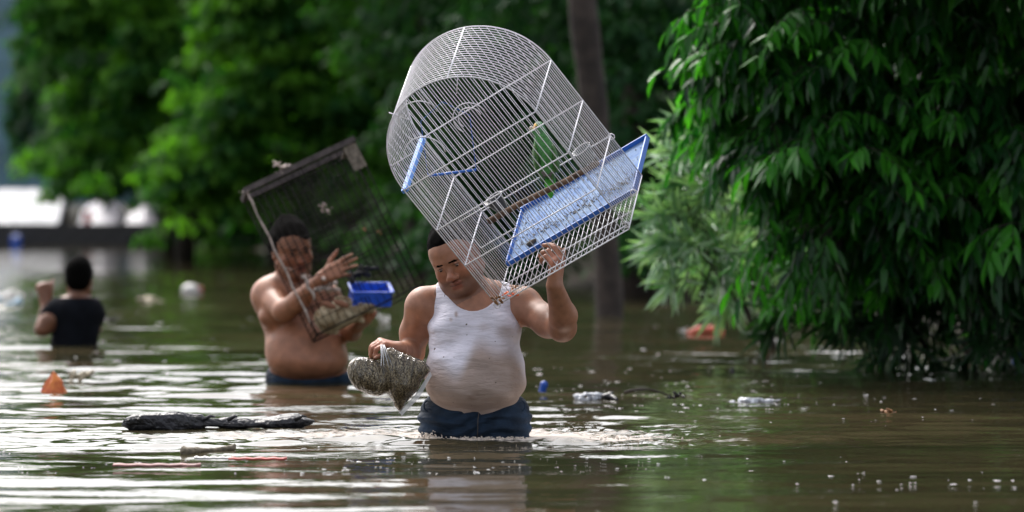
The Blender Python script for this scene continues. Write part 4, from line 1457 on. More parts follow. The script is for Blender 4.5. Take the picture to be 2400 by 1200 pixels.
    for _ in range(600):
        x = random.uniform(.02, w - .02); y = random.uniform(y0 + .015, y1 - .015)
        if random.random() < .5: y = dep + random.gauss(0, .022)
        s = random.uniform(.0012, .0036)
        v, f = box_geo((x, y, .0115 + s * .3), (s * random.uniform(1, 2.6), s, s * .8), Matrix.Rotation(random.uniform(0, 3.14), 3, 'Z'))
        o = len(V); V += v; F += [tuple(i + o for i in q) for q in f]
    dd = sub('droppings', V, F, M_dirt, tray); dd['kind'] = 'stuff'
    G = Field(CO + CW * .12 + CDp * (y0 + .05) + CU * .02 - Vector((.04, .04, .04)), CO + CW * .12 + CDp * (y0 + .05) + CU * .02 + Vector((.04, .04, .04)), .003)
    cc = CO + CW * .12 + CDp * (y0 + .05) + CU * .018
    G.cap(cc - CW * .012, cc + CW * .012 + CDp * .008, .011, .008, .006)
    G.net('dropping_lump', M_dirt, tray)
    # wooden perch right through
    a, b = Vector((.085, dep * .55, .225)), Vector((w - .03, dep * .55, .205))
    me = mesh('perch', *tube_geo([a, a.lerp(b, .3) + Vector((0, 0, .004)), a.lerp(b, .7) - Vector((0, 0, .004)), b], [.013, .0115, .012, .011], 10), True)
    me.materials.append(M_perch); add('perch', me)
    # food cups in wire rings
    for cx, cz in ((.13, .27), (w - .08, .26)):
        cy_, rr = dep * .72, .04
        V, F = [], []
        for j, (q, z) in enumerate(((.6, -.055), (.95, 0), (.9, 0), (.55, -.05))):
            for i in range(16):
                V.append((cx + rr * q * math.cos(i * math.pi / 8), cy_ + rr * q * math.sin(i * math.pi / 8), cz + z))
        for j in range(3):
            for i in range(16):
                F.append((j * 16 + i, j * 16 + (i + 1) % 16, (j + 1) * 16 + (i + 1) % 16, (j + 1) * 16 + i))
        F.append(tuple(range(16))); F.append(tuple(48 + i for i in range(16)))
        me = mesh('food_cup', V, F, True)
        me.materials.append(M_cup if cx < .3 else simple('grey_cup', (.10, .12, .12), .15)); cup = add('food_cup', me)
        rg = tube_geo([(cx + rr * math.cos(t), cy_ + rr * math.sin(t), cz + .002) for t in np.linspace(0, 6.283, 17)[:-1]], .0018, 5, True)
        sub('ring', *rg, M_wire, cup)
    # blue swing hanging inside
    ty = dep * .5
    g1 = CO  # world vertical expressed in cage axes
    down = Vector((-CW.z, -CDp.z, -CU.z))
    def Q(px, py, dy): # photo point -> cage axes
        q = P(px, py, CD + dy) - CO
        return Vector((q.dot(CW), q.dot(CDp), q.dot(CU)))
    A = Q(1037, 238, .10); B = Q(986, 284, .10); Cc = Q(1101, 270, .10); Dd = Q(1003, 412, .10); E = Q(1116, 398, .10)
    sw = mesh('swing', *tube_geo([Dd, E], .0055, 8), True); sw.materials.append(M_rim); swing = add('swing', sw)
    sub('swing_wire', *tube_geo([Dd, B, A, Cc, E], .0012, 5), M_rim, swing)
    return root
birdcage()

# parrot on the perch
def parrot():
    d = CD + .12
    def S(px, py, dy=0.0): return P(px, py, d + dy)
    base = S(1285, 385)
    root = empty('parrot', base); tag(root, 'green parrot with a yellow cheek perched inside the white birdcage', 'parrot')
    F = Field(S(1235, 470, -.07), S(1325, 270, .09), .0028)
    g = d / KP
    F.ell(S(1263, 300), (.022, .026, .026), None, .012)
    F.ell(S(1250, 306), (.010, .014, .012), None, .01)
    F.ell(S(1270, 330), (.030, .033, .045), None, .02)
    F.ell(S(1278, 360), (.040, .040, .055), Matrix.Rotation(-.12, 3, 'Y'), .02)
    F.ell(S(1284, 395), (.030, .030, .04), None, .02)
    M = attr_mat('feathers', .6, .9, 260, mottling=.35, mscale=160)
    def tint(V):
        T = np.repeat(np.array((.045, .20, .04))[None], len(V), 0)
        top = smoothstep(S(0, 320).z, S(0, 300).z, V[:, 2])
        T = T * (1 - top[:, None] * .4) + top[:, None] * np.array((.05, .13, .08)) * .5
        e = np.exp(-(((V[:, 0] - S(1252, 0).x) / .010) ** 2 + ((V[:, 2] - S(0, 296).z) / .013) ** 2) ** 2)
        return T * (1 - e[:, None]) + e[:, None] * np.array((.7, .35, .02))
    F.net('body', M, root, tint)
    def feather_blob(name, cs, mat):
        G = Field(S(1225, 480, -.09), S(1335, 280, .09), .003)
        for c, r, rot in cs: G.ell(c, r, Matrix.Rotation(rot, 3, 'Y'), .004)
        return G.net(name, mat, root)
    Mw = simple('wing_feather', (.02, .09, .015), .5, col2=(.06, .16, .02), scale=50, bump=.8, bscale=180)
    Mt = simple('tail_feather', (.06, .42, .015), .5, col2=(.03, .22, .01), scale=60, bump=.5)
    feather_blob('wing', [(S(1257, 372, -.012), (.014, .026, .060), -.10), (S(1268, 405, -.01), (.010, .016, .040), -.15)], Mw)
    feather_blob('wing', [(S(1301, 372, -.012), (.014, .026, .058), -.22), (S(1296, 405, -.01), (.010, .016, .042), .05)], Mw)
    feather_blob('tail', [(S(1290, 440, .0), (.015, .006, .042), -.05), (S(1283, 438, -.004), (.010, .005, .036), -.2), (S(1297, 436, -.004), (.009, .005, .036), .12)], Mt)
    G = Field(S(1230, 330, -.04), S(1270, 280, .04), .002)
    G.ell(S(1247, 300), (.009, .007, .007), None, .003); G.cap(S(1244, 300), S(1242, 310), .006, .002, .003)
    G.net('beak', simple('beak', (.35, .30, .24), .35), root)
    G = Field(S(1240, 320, -.05), S(1270, 280, .0), .0015)
    G.ell(S(1257, 297, -.024), (.0035, .003, .0035), None, 0)
    G.net('eye', M_eye, root)
    for px in (1275, 1291):
        G = Field(S(px - 16, 430, -.05), S(px + 16, 385, .05), .002)
        for dx in (-5, 0, 5): G.chain([S(px, 400), S(px + dx, 404, -.022), S(px + dx, 414, -.020)], [.006, .0045, .003], .003)
        G.net('foot', simple('foot', (.12, .11, .10), .6), root)
parrot()

# debris caught in the cage's lowest corner
def crumple(name, c, r, mat, label, cat, seed, flat=.5, h=.003, thin=None, parent=None, f=90, pts=10):
    rr = np.random.default_rng(seed)
    c = Vector(c); e = Vector((r, r, r)) * 1.9
    F = Field(c - e, c + e, h)
    for _ in range(pts):
        p = c + Vector(rr.normal(0, r * .42, 3) * np.array([1.3, 1, flat]))
        q = p + Vector(rr.normal(0, r * .5, 3) * np.array([1.2, 1, flat]))
        F.cap(p, q, r * rr.uniform(.12, .28), r * rr.uniform(.08, .22), r * .15)
    X, Y, Z = F.all()
    F.v = F.v + (r * .12 * wobble(X, Y, Z, f / r * .05, seed)).astype(np.float32)
    o = F.net(name, mat, parent, smooth_iter=0)
    for pl in o.data.polygons: pl.use_smooth = False
    if label: tag(o, label, cat)
    return o
crumple('dry_leaf', P(1166, 700, CD - .015), .022, M_dry, 'crumpled brown dry leaf caught at the lowest corner of the birdcage', 'leaf', 3)
crumple('orange_peel', P(1193, 690, CD - .015), .020, M_orange, 'bright orange scrap stuck in the birdcage bars near its lowest corner', 'scrap', 4)
crumple('dry_scrap', P(1208, 672, CD - .015), .016, M_dry, 'tan dry scrap just above the orange one in the birdcage bars', 'scrap', 6)

# ------------------------------------------------------------------ the dark wire cage of the second man
M_rust = simple('rusty_wire', (.014, .012, .011), .8, spec=.15, noise=.4, scale=40)
M_frame = simple('weathered_wood', (.075, .06, .058), .8, noise=.4, scale=20, bump=.6)
M_rag = simple('pale_rag', (.42, .34, .30), .85, noise=.3, scale=50, bump=.6)
KD = 20.45
def dark_cage():
    root = empty('wire_cage')
    Wv = Vector((.897, .16, .43)).normalized()
    Uv = Vector((-.405, .10, .91)); Uv = (Uv - Wv * Uv.dot(Wv)).normalized()
    Dv = Uv.cross(Wv).normalized()
    if Dv.y < 0: Dv = -Dv
    O = P(742, 785, KD)
    R = Matrix((Wv, Dv, Uv)).transposed().to_4x4(); R.translation = O
    root.matrix_basis = R
    tag(root, 'rectangular dark wire mesh cage held up by the shirtless man', 'cage')
    w, hh, dp = .60, .81, .30
    def add(name, me, loc=(0, 0, 0), mat=None):
        o = bpy.data.objects.new(name, me); COL.objects.link(o); o.parent = root; o.location = loc
        if not me.materials: me.materials.append(mat or M_rust)
        return o
    def tm(pts, rad, n=4): return mesh('wire', *tube_geo(pts, rad, n), True)
    hw = tm([(0, 0, 0), (w, 0, 0)], .0016); n = 48
    for i in range(1, n):
        for y in (0, dp):
            if y == 0 and i % 4: continue
            add('cross_wire', hw, (0, y, hh * i / n))
    vw = tm([(0, 0, 0), (0, 0, hh)], .0015); n = 17
    for i in range(1, n):
        for y in (0, dp): add('upright_wire', vw, (w * i / n, y, 0))
    sw = tm([(0, 0, 0), (0, dp, 0)], .0018)
    for i in range(1, 27):
        for x in (0, w): add('side_wire', sw, (x, 0, hh * i / 27))
    for i in range(1, 16): add('floor_wire', sw, (w * i / 16, 0, 0))
    for x in (0, w * .5, w):
        for y in (0, dp):
            add('frame_post', tm([(x, y, 0), (x, y, hh)], 0.0032, 6))
    add('frame_bar', mesh('bar', *box_geo((w / 2, -.004, hh), (w + .02, .03, .028))), mat=M_frame)
    add('frame_bar', mesh('bar', *box_geo((w / 2, dp, hh), (w + .02, .03, .026))), mat=M_frame)
    add('frame_bar', mesh('bar', *box_geo((w - .035, dp * .5, hh - .035), (.06, dp - .035, .005), Matrix.Rotation(.15, 3, 'Y'))), mat=simple('rusty_plate', (.12, .10, .085), .7, noise=.5, scale=30))
    for x in (0, w): add('frame_bar', mesh('bar', *box_geo((x, dp / 2, hh), (.02, dp - .034, .024))), mat=M_frame)
    for z in (0,):
        add('frame_bar', tm([(0, 0, z), (w, 0, z)], .004, 6)); add('frame_bar', tm([(0, dp, z), (w, dp, z)], .004, 6))
    for x in (0, w): add('frame_bar', tm([(x, 0, 0), (x, dp, 0)], .004, 6))
    # metal sheet panel at the upper right corner
    V, F = box_geo((w - .030, -.006, hh - .085), (.070, .003, .13)); add('patch', mesh('patch', V, F), mat=simple('old_patch', (.17, .14, .11), .8, noise=.5, scale=45, bump=.7, bscale=70))
    # rags tied to the frame
    def rag(loc, r, seed):
        p = R @ Vector(loc)
        crumple('rag', p, r, M_rag, None, None, seed, .8, .005, parent=root)
    rag((0, -.01, hh - .01), .022, 1); rag((.23, -.01, hh + .022), .035, 2); rag((.20, -.01, hh + .015), .022, 8)
    rag((.315, -.01, hh * .70), .022, 3); rag((.325, -.01, hh * .66), .018, 5); rag((.012, -.01, hh * .45), .016, 6); rag((.075, -.01, hh * .36), .018, 7)
    pts = [R @ Vector((0.0 + .004 * math.sin(i * 2.1), -.012, hh * (1 - i / 12))) for i in range(12)]
    tube('rag_strip', pts, [.003 + .004 * abs(math.sin(i * 1.7)) for i in range(12)], M_rag, root, 6)
    pts = [R @ Vector((.07 + .006 * math.sin(i * 1.3), -.012, hh * (.36 - .02 * i))) for i in range(9)]
    tube('rag_strip', pts, [.012, .009, .012, .008, .011, .008, .01, .007, .004], M_rag, root, 6)
    return R
KR = dark_cage()

def rabbit():
    def S(px, py, dy=.12): return P(px, py, KD + dy)
    root = empty('rabbit', S(795, 770)); tag(root, 'tan furry rabbit crouched on the floor of the dark wire cage', 'rabbit')
    F = Field(S(715, 815, -.08), S(890, 660, .32), .005)
    F.ell(S(800, 735), (.105, .075, .072), Matrix.Rotation(-.35, 3, 'Y'), .03)
    F.ell(S(770, 745), (.075, .072, .060), None, .03)
    F.ell(S(845, 718, .10), (.050, .045, .045), None, .03)
    F.ell(S(868, 722, .08), (.028, .026, .025), None, .02)
    for dx in (0, 14): F.ell(S(800 + dx, 705, .10), (.036, .012, .020), Matrix.Rotation(.6, 3, 'Y'), .01)
    F.cap(S(760, 772), S(785, 776), .020, .018, .02); F.cap(S(835, 745), S(850, 752), .015, .012, .02)
    X, Y, Z = F.all(); F.v = F.v + (.004 * wobble(X, Y, Z, 220, 3)).astype(np.float32)
    m = simple('tan_fur', (.26, .17, .085), .9, col2=(.66, .55, .38), scale=26, bump=1, bscale=150)
    F.net('body', m, root)
    me = simple('ear_inside', (.22, .09, .05), .8)
    for px, py in ((800, 712), (770, 715)):
        G = Field(S(px - 40, py + 30, -.06), S(px + 40, py - 30, .12), .004)
        G.ell(S(px, py, .02), (.042, .012, .016), Matrix.Rotation(.35, 3, 'Y'), 0)
        G.net('ear', me, root)
    G = Field(S(835, 725, .0), S(855, 705, .1), .0025); G.ell(S(846, 714, .058), (.006, .005, .006)); G.net('eye', M_eye, root)
rabbit()

def crate():
    c = P(868, 692, KD + .13)
    root = empty('crate', c); tag(root, 'bright blue plastic tub inside the dark wire cage', 'tub')
    R = (Matrix.Rotation(math.radians(4), 3, 'Y') @ Matrix.Rotation(math.radians(18), 3, 'X') @ Matrix.Rotation(math.radians(12), 3, 'Z'))
    m = simple('tub_plastic', (.03, .12, .68), .3, noise=.12, scale=20)
    def b(n, p, s): box(n, c + R @ Vector(p), s, m, root, R, bevel=.004)
    w, d, h = .19, .13, .075
    b('base', (0, 0, -h / 2), (w, d, .006))
    for s in (-1, 1):
        b('side', (s * w / 2, 0, .002), (.006, d + .01, h))
        b('side', (0, s * d / 2, .002), (w - .008, .006, h))
        b('lip', (0, s * (d / 2 + .008), h / 2 + .004), (w + .02, .014, .007))
        b('lip', (s * (w / 2 + .008), 0, h / 2 + .004), (.014, d + .001, .007))
    for i in range(6): b('rib', ((i - 2.5) * .03, -d / 2 - .006, -.004), (.006, .006, h * .8))
crate()
crumple('dark_bundle', P(842, 640, KD + .16), .055, simple('dark_bundle', (.012, .013, .016), .8), 'dark bundle hanging behind the wire above the blue tub', 'bundle', 12, 1.0, .007)
crumple('pale_cloth', P(765, 672, KD + .10), .05, M_rag, 'pale cloth stuffed in the cage behind the man\'s fingers', 'cloth', 13, 1.0, .006)
crumple('straw_tuft', P(855, 535, KD + .0), .012, M_dry, 'small orange straw tuft caught in the middle of the dark wire mesh', 'straw', 14, 1.2, .004)
crumple('straw_tuft', P(890, 545, KD + .0), .013, M_dry, 'small orange straw tuft caught nearer the birdcage side of the mesh', 'straw', 15, 1.4, .004)

# ------------------------------------------------------------------ bag of feed
def feed_bag():
    dy = D1 - .20
    def S(px, py, q=0.0): return P(px, py, dy + q)
    root = empty('feed_bag', S(905, 820)); tag(root, 'clear plastic bag of seed hanging from the hand of the man in front', 'bag')
    F = Field(S(800, 985, -.09), S(1025, 800, .12), .0035)
    F.ell(S(862, 880), (.072, .052, .066), Matrix.Rotation(.5, 3, 'Y'), .02)
    F.ell(S(840, 865), (.040, .036, .042), None, .02)
    F.ell(S(885, 900), (.045, .042, .045), None, .02)
    # kite shaped right half
    F.cap(S(912, 838), S(938, 905), .034, .050, .02); F.ell(S(945, 880), (.062, .048, .062), None, .03); F.cap(S(915, 835), S(985, 862), .022, .026, .03)
    F.cap(S(938, 865), S(972, 872), .050, .036, .03); F.cap(S(972, 870), S(1003, 866), .034, .008, .015)
    F.cap(S(942, 900), S(937, 945), .052, .020, .03); F.cap(S(936, 945), S(938, 964), .016, .004, .01)
    F.cap(S(945, 895), S(965, 905), .035, .02, .02)
    F.cap(S(906, 850, -.07), S(914, 925, -.07), .004, .004, .02, 'sub')
    X, Y, Z = F.all()
    base = F.copy()
    F.v = F.v + .003
    F.v = F.v + (.0006 * wobble(X, Y, Z, 300, 4)).astype(np.float32)
    m, nt, b, out = new_mat('seed')
    tc = nt.nodes.new('ShaderNodeTexCoord')
    mp = nt.nodes.new('ShaderNodeMapping'); mp.inputs['Rotation'].default_value = (0, .7, 0); mp.inputs['Scale'].default_value = (1, 1, .45)
    nz = nt.nodes.new('ShaderNodeTexNoise'); nz.inputs['Scale'].default_value = 12
    nt.links.new(tc.outputs['Object'], nz.inputs['Vector'])
    ad = nt.nodes.new('ShaderNodeMixRGB'); ad.blend_type = 'ADD'; ad.inputs[0].default_value = .06
    nt.links.new(tc.outputs['Object'], ad.inputs[1]); nt.links.new(nz.outputs['Color'], ad.inputs[2])
    nt.links.new(ad.outputs[0], mp.inputs['Vector'])
    v = nt.nodes.new('ShaderNodeTexVoronoi'); v.inputs['Scale'].default_value = 330
    nt.links.new(mp.outputs[0], v.inputs['Vector'])
    rp = nt.nodes.new('ShaderNodeValToRGB'); cr = rp.color_ramp
    cr.elements[0].color = (.12, .085, .05, 1); cr.elements[1].color = (.70, .56, .36, 1); cr.elements[0].position = .25; cr.elements[1].position = .8
    e = cr.elements.new(.5); e.color = (.38, .28, .165, 1)
    sp = nt.nodes.new('ShaderNodeSeparateColor'); nt.links.new(v.outputs['Color'], sp.inputs[0])
    nt.links.new(sp.outputs[0], rp.inputs['Fac']); nt.links.new(rp.outputs['Color'], b.inputs['Base Color'])
    bp = nt.nodes.new('ShaderNodeBump'); bp.invert = True; bp.inputs['Strength'].default_value = 1; bp.inputs['Distance'].default_value = .004
    nt.links.new(v.outputs['Distance'], bp.inputs['Height']); nt.links.new(bp.outputs[0], b.inputs['Normal'])
    b.inputs['Roughness'].default_value = .6
    so = F.net('seed', m, root, None, 0); so['kind'] = 'stuff'
    # film
    fm, nt, b, out = new_mat('clear_film')
    tr = nt.nodes.new('ShaderNodeBsdfTransparent'); gl = nt.nodes.new('ShaderNodeBsdfGlossy'); gl.inputs['Roughness'].default_value = .12
    df = nt.nodes.new('ShaderNodeBsdfTranslucent')
    mx = nt.nodes.new('ShaderNodeMixShader'); fr = nt.nodes.new('ShaderNodeFresnel'); fr.inputs['IOR'].default_value = 1.5
    tc = nt.nodes.new('ShaderNodeTexCoord'); nz = nt.nodes.new('ShaderNodeTexNoise'); nz.inputs['Scale'].default_value = 34; nz.inputs['Detail'].default_value = 3
    mp = nt.nodes.new('ShaderNodeMapping'); mp.inputs['Scale'].default_value = (2.0, 1, .45); mp.inputs['Rotation'].default_value = (0, .35, 0)
    nt.links.new(tc.outputs['Object'], mp.inputs['Vector']); nt.links.new(mp.outputs[0], nz.inputs['Vector'])
    bp = nt.nodes.new('ShaderNodeBump'); bp.inputs['Strength'].default_value = 1; bp.inputs['Distance'].default_value = .02
    nt.links.new(nz.outputs['Fac'], bp.inputs['Height'])
    nt.links.new(bp.outputs[0], gl.inputs['Normal']); nt.links.new(bp.outputs[0], fr.inputs['Normal'])
    md = nt.nodes.new('ShaderNodeMath'); md.operation = 'MULTIPLY_ADD'; md.inputs[1].default_value = 1.1; md.inputs[2].default_value = .0
    nt.links.new(fr.outputs[0], md.inputs[0]); nt.links.new(md.outputs[0], mx.inputs[0])
    nt.links.new(tr.outputs[0], mx.inputs[1]); nt.links.new(gl.outputs[0], mx.inputs[2])
    nt.links.new(mx.outputs[0], out.inputs['Surface'])
    base.v = base.v - .0015
    base.net('film', fm, root, None, 1)
    # gathered neck in the fist, and the loose hem strip
    wm, nt, b, out = new_mat('milky_film')
    b.inputs['Base Color'].default_value = (.75, .75, .78, 1); b.inputs['Roughness'].default_value = .15; b.inputs['Alpha'].default_value = .45
    n = 14
    for k in range(9):
        a = k / 9 * 6.28
        tube('pleat', [S(896 + 4 * math.cos(a), 808, .008 * math.sin(a)), S(902 + 8 * math.cos(a), 830, -.02 + .012 * math.sin(a)), S(908 + 16 * math.cos(a), 858, -.045 + .01 * math.sin(a))], [.002, .003, .001], wm, root, 5)
    V = [S(1009, 872, -.004), S(1012, 880, -.004), S(942, 974, -.004), S(936, 966, -.004), S(975, 925, -.012), S(983, 932, -.01)]
    tube('hem', [V[0], V[4], V[3]], .0022, wm, root, 6)
    me = mesh('hem', [V[0], V[1], V[5], V[4], V[2], V[3]], [(0, 1, 2, 3), (3, 2, 4, 5)])
    o = link('hem', me, wm, root); s = o.modifiers.new('t', 'SOLIDIFY'); s.thickness = .001
feed_bag()

# ------------------------------------------------------------------ things adrift
def floating(px, py, z=.0):
    x, y = W(px, py); return Vector((x, y, z))

def log():
    x0, y0 = W(288, 1004); x1, y1 = W(738, 1002)
    root = empty('log', ((x0 + x1) / 2, y0, 0)); tag(root, 'dark waterlogged log floating left of the man with the bag', 'log')
    n = 46; m = 16; V, F = [], []
    r = np.random.default_rng(4)
    for i in range(n):
        t = i / (n - 1)
        rad = (1 - .75 * abs(2 * t - 1) ** 14) * (.034 + .008 * math.sin(t * 9) + .006 * math.sin(t * 23 + 1) - .015 * t + (.010 * math.exp(-((t - .40) / .03) ** 2)) + .010 * math.exp(-((t - .90) / .04) ** 2))
        cz = .022 + .006 * math.sin(t * 7)
        for k in range(m):
            a = 2 * math.pi * k / m
            q = rad * (1 + .13 * math.sin(3 * a + t * 6) + .035 * r.normal())
            V.append((x0 + (x1 - x0) * t + .004 * r.normal(), y0 + (y1 - y0) * t + q * 1.1 * math.cos(a), cz + q * math.sin(a)))
    for i in range(n - 1):
        for k in range(m): F.append((i * m + k, i * m + (k + 1) % m, (i + 1) * m + (k + 1) % m, (i + 1) * m + k))
    F.append(tuple(range(m))[::-1]); F.append(tuple((n - 1) * m + k for k in range(m)))
    mat = simple('wet_bark', (.022, .022, .028), .30, noise=.6, scale=22, bump=1, bscale=60)
    link('trunk', mesh('trunk', V, F, False), mat, root)
    for t, w in ((.42, .05), (.55, .04), (.9, .05)):
        p = Vector((x0 + (x1 - x0) * t, y0, .035))
        tube('stub', [p, p + Vector((.03, -.01, .016)), p + Vector((w, -.01, .012))], [.010, .007, .003], mat, root, 6)
    return root
log()

def sheet_scrap(name, pts, mat, label, cat, thick=.003):
    """a folded sheet through world points (fan of quads)"""
    me = mesh(name, pts[0], pts[1])
    o = link(name, me, mat); s = o.modifiers.new('t', 'SOLIDIFY'); s.thickness = thick
    sb = o.modifiers.new('s', 'SUBSURF'); sb.levels = 1; sb.render_levels = 1
    return tag(o, label, cat)

# orange red peaked bag
def peaked():
    x, y = W(127, 917)
    V, F = [], []
    n = 12
    r = np.random.default_rng(5)
    apex = (x - .004, y, .100)
    for k in range(n):
        a = 2 * math.pi * k / n
        V.append((x + .075 * math.cos(a) * (1 + .1 * r.normal()), y + .05 * math.sin(a), -.01))
    for k in range(n):
        a = 2 * math.pi * k / n
        V.append((x + .046 * math.cos(a) * (1 + .2 * r.normal()), y + .03 * math.sin(a), .032 + .006 * r.normal()))
    V.append(apex)
    for i in (9, 10, 11, 8): V[n + i] = (V[n + i][0] + .012, V[n + i][1], V[n + i][2] + .022)
    for i in range(n): V[i] = (V[i][0] + .012 * math.sin(i * 2.6), V[i][1], V[i][2])
    for k in range(n):
        F.append((k, (k + 1) % n, n + (k + 1) % n, n + k)); F.append((n + k, n + (k + 1) % n, 2 * n))
    o = link('plastic_bag', mesh('plastic_bag', V, F), simple('orange_plastic', (.50, .05, .015), .35, col2=(.70, .20, .03), scale=22, bump=.5))
    tag(o, 'orange red crumpled bag poking up in a peak at the left', 'bag')
peaked()
M_pale = simple('pale_plastic', (.62, .60, .58), .4, noise=.2, scale=40)
M_beige = simple('beige_foam', (.42, .36, .26), .7, noise=.3, scale=40)
M_coral = simple('coral_plastic', (.70, .15, .09), .4, noise=.15, scale=12)
M_blackp = simple('black_plastic', (.015, .015, .018), .25, noise=.4, scale=30)
M_silver = simple('crinkled_film', (.55, .57, .62), .2, noise=.35, scale=50, bump=1, bscale=60)
M_redl = simple('faded_red', (.38, .05, .04), .4, noise=.3, scale=30)

def ball(name, c, r, mat, label, cat, h=.006, squash=.8):
    c = Vector(c); F = Field(c - Vector((r,) * 3) * 1.6, c + Vector((r,) * 3) * 1.6, h)
    F.ell(c, (r * 1.05, r, r * squash)); F.cap(c + Vector((r * .6, 0, 0)), c + Vector((r * 1.2, 0, -.2 * r)), r * .45, r * .3, r * .2)
    o = F.net(name, mat, None); return tag(o, label, cat) and o
p = floating(446, 690)
ball('jug', p + Vector((0, 0, .04)), .085, M_pale, 'round white jug floating between the two far men', 'jug', .01)
o = box('cap', p + Vector((.10, 0, .05)), (.05, .05, .06), M_redl, bevel=.012); tag(o, 'red lid drifting against the round white jug', 'lid')
crumple('foam_lump', floating(345, 707, .02), .09, M_beige, 'beige foam lump drifting left of the white jug', 'foam', 21, .5, .012)
crumple('foam_lump', floating(182, 893, .015), .05, M_beige, 'small beige lump floating beside the orange peaked bag', 'foam', 22, .8, .006)
crumple('foam_cup', floating(900, 765, .03), .045, M_pale, 'pale foam cup adrift between the two cage carriers', 'cup', 23, 1.0, .007)
crumple('plastic_bottle', floating(30, 715, .02), .09, simple('pale_blue_plastic', (.25, .42, .55), .3), 'pale blue plastic bottle drifting at the far left edge', 'bottle', 24, .5, .012)
crumple('pale_scrap', floating(8, 700, .02), .10, M_pale, 'whitish scrap drifting beside the pale blue bottle', 'scrap', 25, .4, .012)
crumple('dark_scrap', floating(247, 750, .01), .05, M_blackp, 'dark scrap just right of the man in the black t-shirt', 'scrap', 26, .4, .009)

def coral():
    x, y = W(1655, 782)
    F = Field((x - .2, y - .1, -.05), (x + .2, y + .1, .1), .006)
    F.chain([(x - .115, y, .010), (x - .05, y, .026), (x + .04, y, .028), (x + .11, y, .012)], [.020, .026, .026, .018], .02)
    o = F.net('float', M_coral, None); tag(o, 'long coral red float drifting in front of the pale shrub', 'float')
coral()
crumple('foam_scrap', floating(1603, 778, .012), .026, M_pale, 'small white scrap touching the end of the coral float', 'scrap', 31, .8, .006)
crumple('foam_scrap', floating(1780, 803, .012), .032, M_pale, 'small white scrap nearer the coral float than its neighbour', 'scrap', 32, .5, .007)
crumple('foam_scrap', floating(1822, 803, .012), .040, M_pale, 'larger white scrap touching the tips of the trailing shrub', 'scrap', 33, .5, .007)
F = Field((W(1272, 915)[0] - .06, W(1272, 915)[1] - .06, -.04), (W(1272, 915)[0] + .06, W(1272, 915)[1] + .06, .08), .004)
_x, _y = W(1272, 915)
F.cap((_x - .006, _y, -.01), (_x + .006, _y, .028), .016, .020, .01)
o = F.net('bottle', simple('blue_bottle', (.01, .07, .38), .25)); tag(o, 'small blue bottle bobbing just right of the front man', 'bottle')
crumple('foil_bag', floating(1380, 938, .012), .055, M_silver, 'crumpled silvery film floating among debris right of the front man', 'film', 41, .45, .005)
crumple('black_bag', floating(1425, 938, .014), .050, M_blackp, 'black plastic bag floating between the silvery film and the curved stick', 'bag', 42, .5, .005)
crumple('black_bag', floating(1590, 934, .012), .034, M_blackp, 'small dark lump at the far end of the curved stick', 'lump', 43, .5, .005)
q = [floating(1462 + 108 * t, 930 - 0 * t, .004 + .032 * math.sin(math.pi * (.15 + .85 * t)) ** 1) for t in np.linspace(0, 1, 12)]
o = tube('stick', q, [.006, .007, .007, .006, .006, .006, .005, .005, .005, .004, .004, .004], M_bark_d, None, 7)
tag(o, 'thin curved stick arching out of the water among the debris', 'stick')
crumple('foil_bag', floating(1745, 943, .006), .055, M_silver, 'flat silvery film drifting at the right end of the debris line', 'film', 44, .22, .005)
crumple('foil_bag', floating(1800, 942, .006), .040, M_silver, 'smallest silvery film, furthest along the debris line', 'film', 47, .22, .005)
crumple('brown_leaf', floating(2083, 970, .008), .030, M_dry, 'curled brown leaf floating alone below the trailing shrub', 'leaf', 45, .6, .004)
crumple('pebble_scrap', floating(2029, 930, .008), .012, M_pale, 'tiny white scrap floating above the curled brown leaf', 'scrap', 46, .8, .003)
crumple('dark_scrap', floating(1716, 872, .010), .025, M_blackp, 'small dark scrap drifting behind the debris line', 'scrap', 48, .7, .005)
o = box('plastic_drum', P(2386, 838, 23.0), (.07, .07, .10), M_bluep, bevel=.02); tag(o, 'small blue drum at the waterline by the right edge', 'drum')
# strips near the bottom
def strip(px0, px1, py, mat, label, w=.03, z=.010, name='strip'):
    a, b = Vector((*W(px0, py), z)), Vector((*W(px1, py), z))
    n = 14; V, F = [], []
    for i in range(n + 1):
        p = a.lerp(b, i / n); q = .002 * math.sin(i * 1.9)
        V += [p + Vector((0, -w / 2, q * .5)), p + Vector((0, w / 2, .004 + q))]
    for i in range(n): F.append((2 * i, 2 * i + 2, 2 * i + 3, 2 * i + 1))
    o = link(name, mesh(name, V, F, True), mat); s = o.modifiers.new('t', 'SOLIDIFY'); s.thickness = .006
    return tag(o, label, 'strip')
strip(265, 470, 1096, simple('pinkish_strip', (.28, .12, .11), .5, noise=.3, scale=20), 'faded pink strip lying nearest the bottom left of the water', .03)
strip(535, 672, 1081, M_redl, 'thin red strip floating in front of the log', .02)
strip(455, 540, 1079, M_pale, 'pale strip joined end to end with the thin red one', .02)
def driftwood():
    m = simple('driftwood', (.20, .165, .115), .7, noise=.4, scale=30, bump=.8, bscale=60)
    a, b = floating(432, 1066, .012), floating(546, 1058, .014)
    F = Field(a - Vector((.05, .06, .05)), b + Vector((.06, .06, .06)), .004)
    F.chain([a, a.lerp(b, .25), a.lerp(b, .55) - Vector((0, 0, .004)), b], [.017, .012, .008, .012], .01)
    F.cap(a + Vector((0, 0, -.01)), a + Vector((-.004, 0, .016)), .009, .006, .008)
    F.cap(b, b + Vector((.006, 0, .010)), .008, .006, .006)
    o = F.net('driftwood', m); tag(o, 'short pale piece of driftwood floating below the log', 'driftwood')
driftwood()

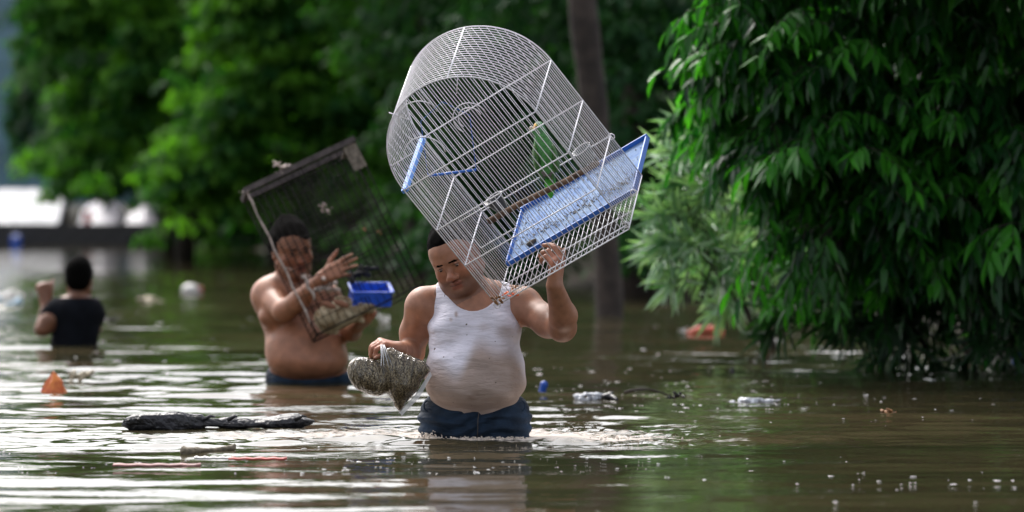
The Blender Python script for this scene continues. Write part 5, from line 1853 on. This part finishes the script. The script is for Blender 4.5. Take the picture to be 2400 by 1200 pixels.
# foam bubbles and flecks scattered on the water: nobody could count them
def flecks():
    V, F = [], []
    r = np.random.default_rng(8)
    def dome(x, y, s, h, m=7):
        o = len(V); el = r.uniform(.8, 3.0)
        for j, (q, z) in enumerate(((1, -.001), (.8, .6), (.4, .92))):
            for i in range(m):
                a = 2 * math.pi * i / m
                V.append((x + s * el * q * math.cos(a), y + s * q * math.sin(a), h * z))
        V.append((x, y, h))
        for j in range(2):
            for i in range(m): F.append((o + j * m + i, o + j * m + (i + 1) % m, o + (j + 1) * m + (i + 1) % m, o + (j + 1) * m + i))
        for i in range(m): F.append((o + 2 * m + i, o + 2 * m + (i + 1) % m, o + 3 * m))
    def patch(px0, px1, py0, py1, n, smin, smax):
        for _ in range(n):
            px, py = r.uniform(px0, px1), r.uniform(py0, py1)
            x, y = W(px, py)
            s = .75 * math.exp(r.uniform(math.log(smin), math.log(smax)))
            for _k in range(r.integers(1, 4)):
                dome(x + r.normal(0, s * 2), y + r.normal(0, s * 3), s * r.uniform(.5, 1.1), s * r.uniform(.1, .35) + .001)
    patch(1240, 2400, 860, 1000, 110, .0015, .005)
    patch(1300, 1850, 890, 960, 150, .002, .007)
    patch(1600, 2400, 1070, 1180, 50, .002, .007)
    patch(700, 1600, 1060, 1130, 130, .0015, .005)
    patch(0, 1000, 1040, 1110, 70, .0015, .004)
    patch(0, 2400, 680, 900, 170, .004, .012)
    o = link('foam_flecks', mesh('foam_flecks', V, F, True), simple('foam', (.68, .66, .66), .3))
    tag(o, 'white bubbles and flecks of foam scattered over the water', 'foam', kind='stuff')
    # splash churned up round the front man's thighs
    V2, F2 = [], []
    V, F = V2, F2
    def dome2(x, y, z, s):
        o = len(V2)
        for j, ph in enumerate((-.6, .2, .9)):
            for i in range(6):
                a = 2 * math.pi * i / 6 + j
                V2.append((x + s * math.cos(ph) * math.cos(a), y + s * math.cos(ph) * math.sin(a), z + s * math.sin(ph)))
        for j in range(2):
            for i in range(6): F2.append((o + j * 6 + i, o + j * 6 + (i + 1) % 6, o + (j + 1) * 6 + (i + 1) % 6, o + (j + 1) * 6 + i))
        F2.append(tuple(o + 12 + i for i in range(6)))
    for _ in range(1500):
        x = r.uniform(-.9, 1.0); rx = x - .1
        yc = MY - .20 + (.06 if rx < 0 else .13) * rx ** 2
        if r.random() > math.exp(-(rx / .38) ** 2): continue
        y = yc + r.normal(0.02, .035)
        dome2(MX + x, y, .012 + r.uniform(-.004, .006), r.uniform(.0015, .0045))
    for _ in range(260):
        a = r.normal(0, .5); 
        x = S_(1003)[0] + r.normal(0, .018); z = abs(r.normal(0, .014))
        dome2(x + .01, D1 - .10 + r.normal(0, .03), z, r.uniform(.0015, .004))
    o = link('splash', mesh('splash', V2, F2, True), simple('muddy_foam', (.55, .47, .40), .35, noise=.3, scale=40))
    tag(o, 'muddy froth churned up round the front man\'s thighs', 'foam', kind='stuff')
def S_(px): return ((px - 1200) * D1 / KP, D1)
flecks()
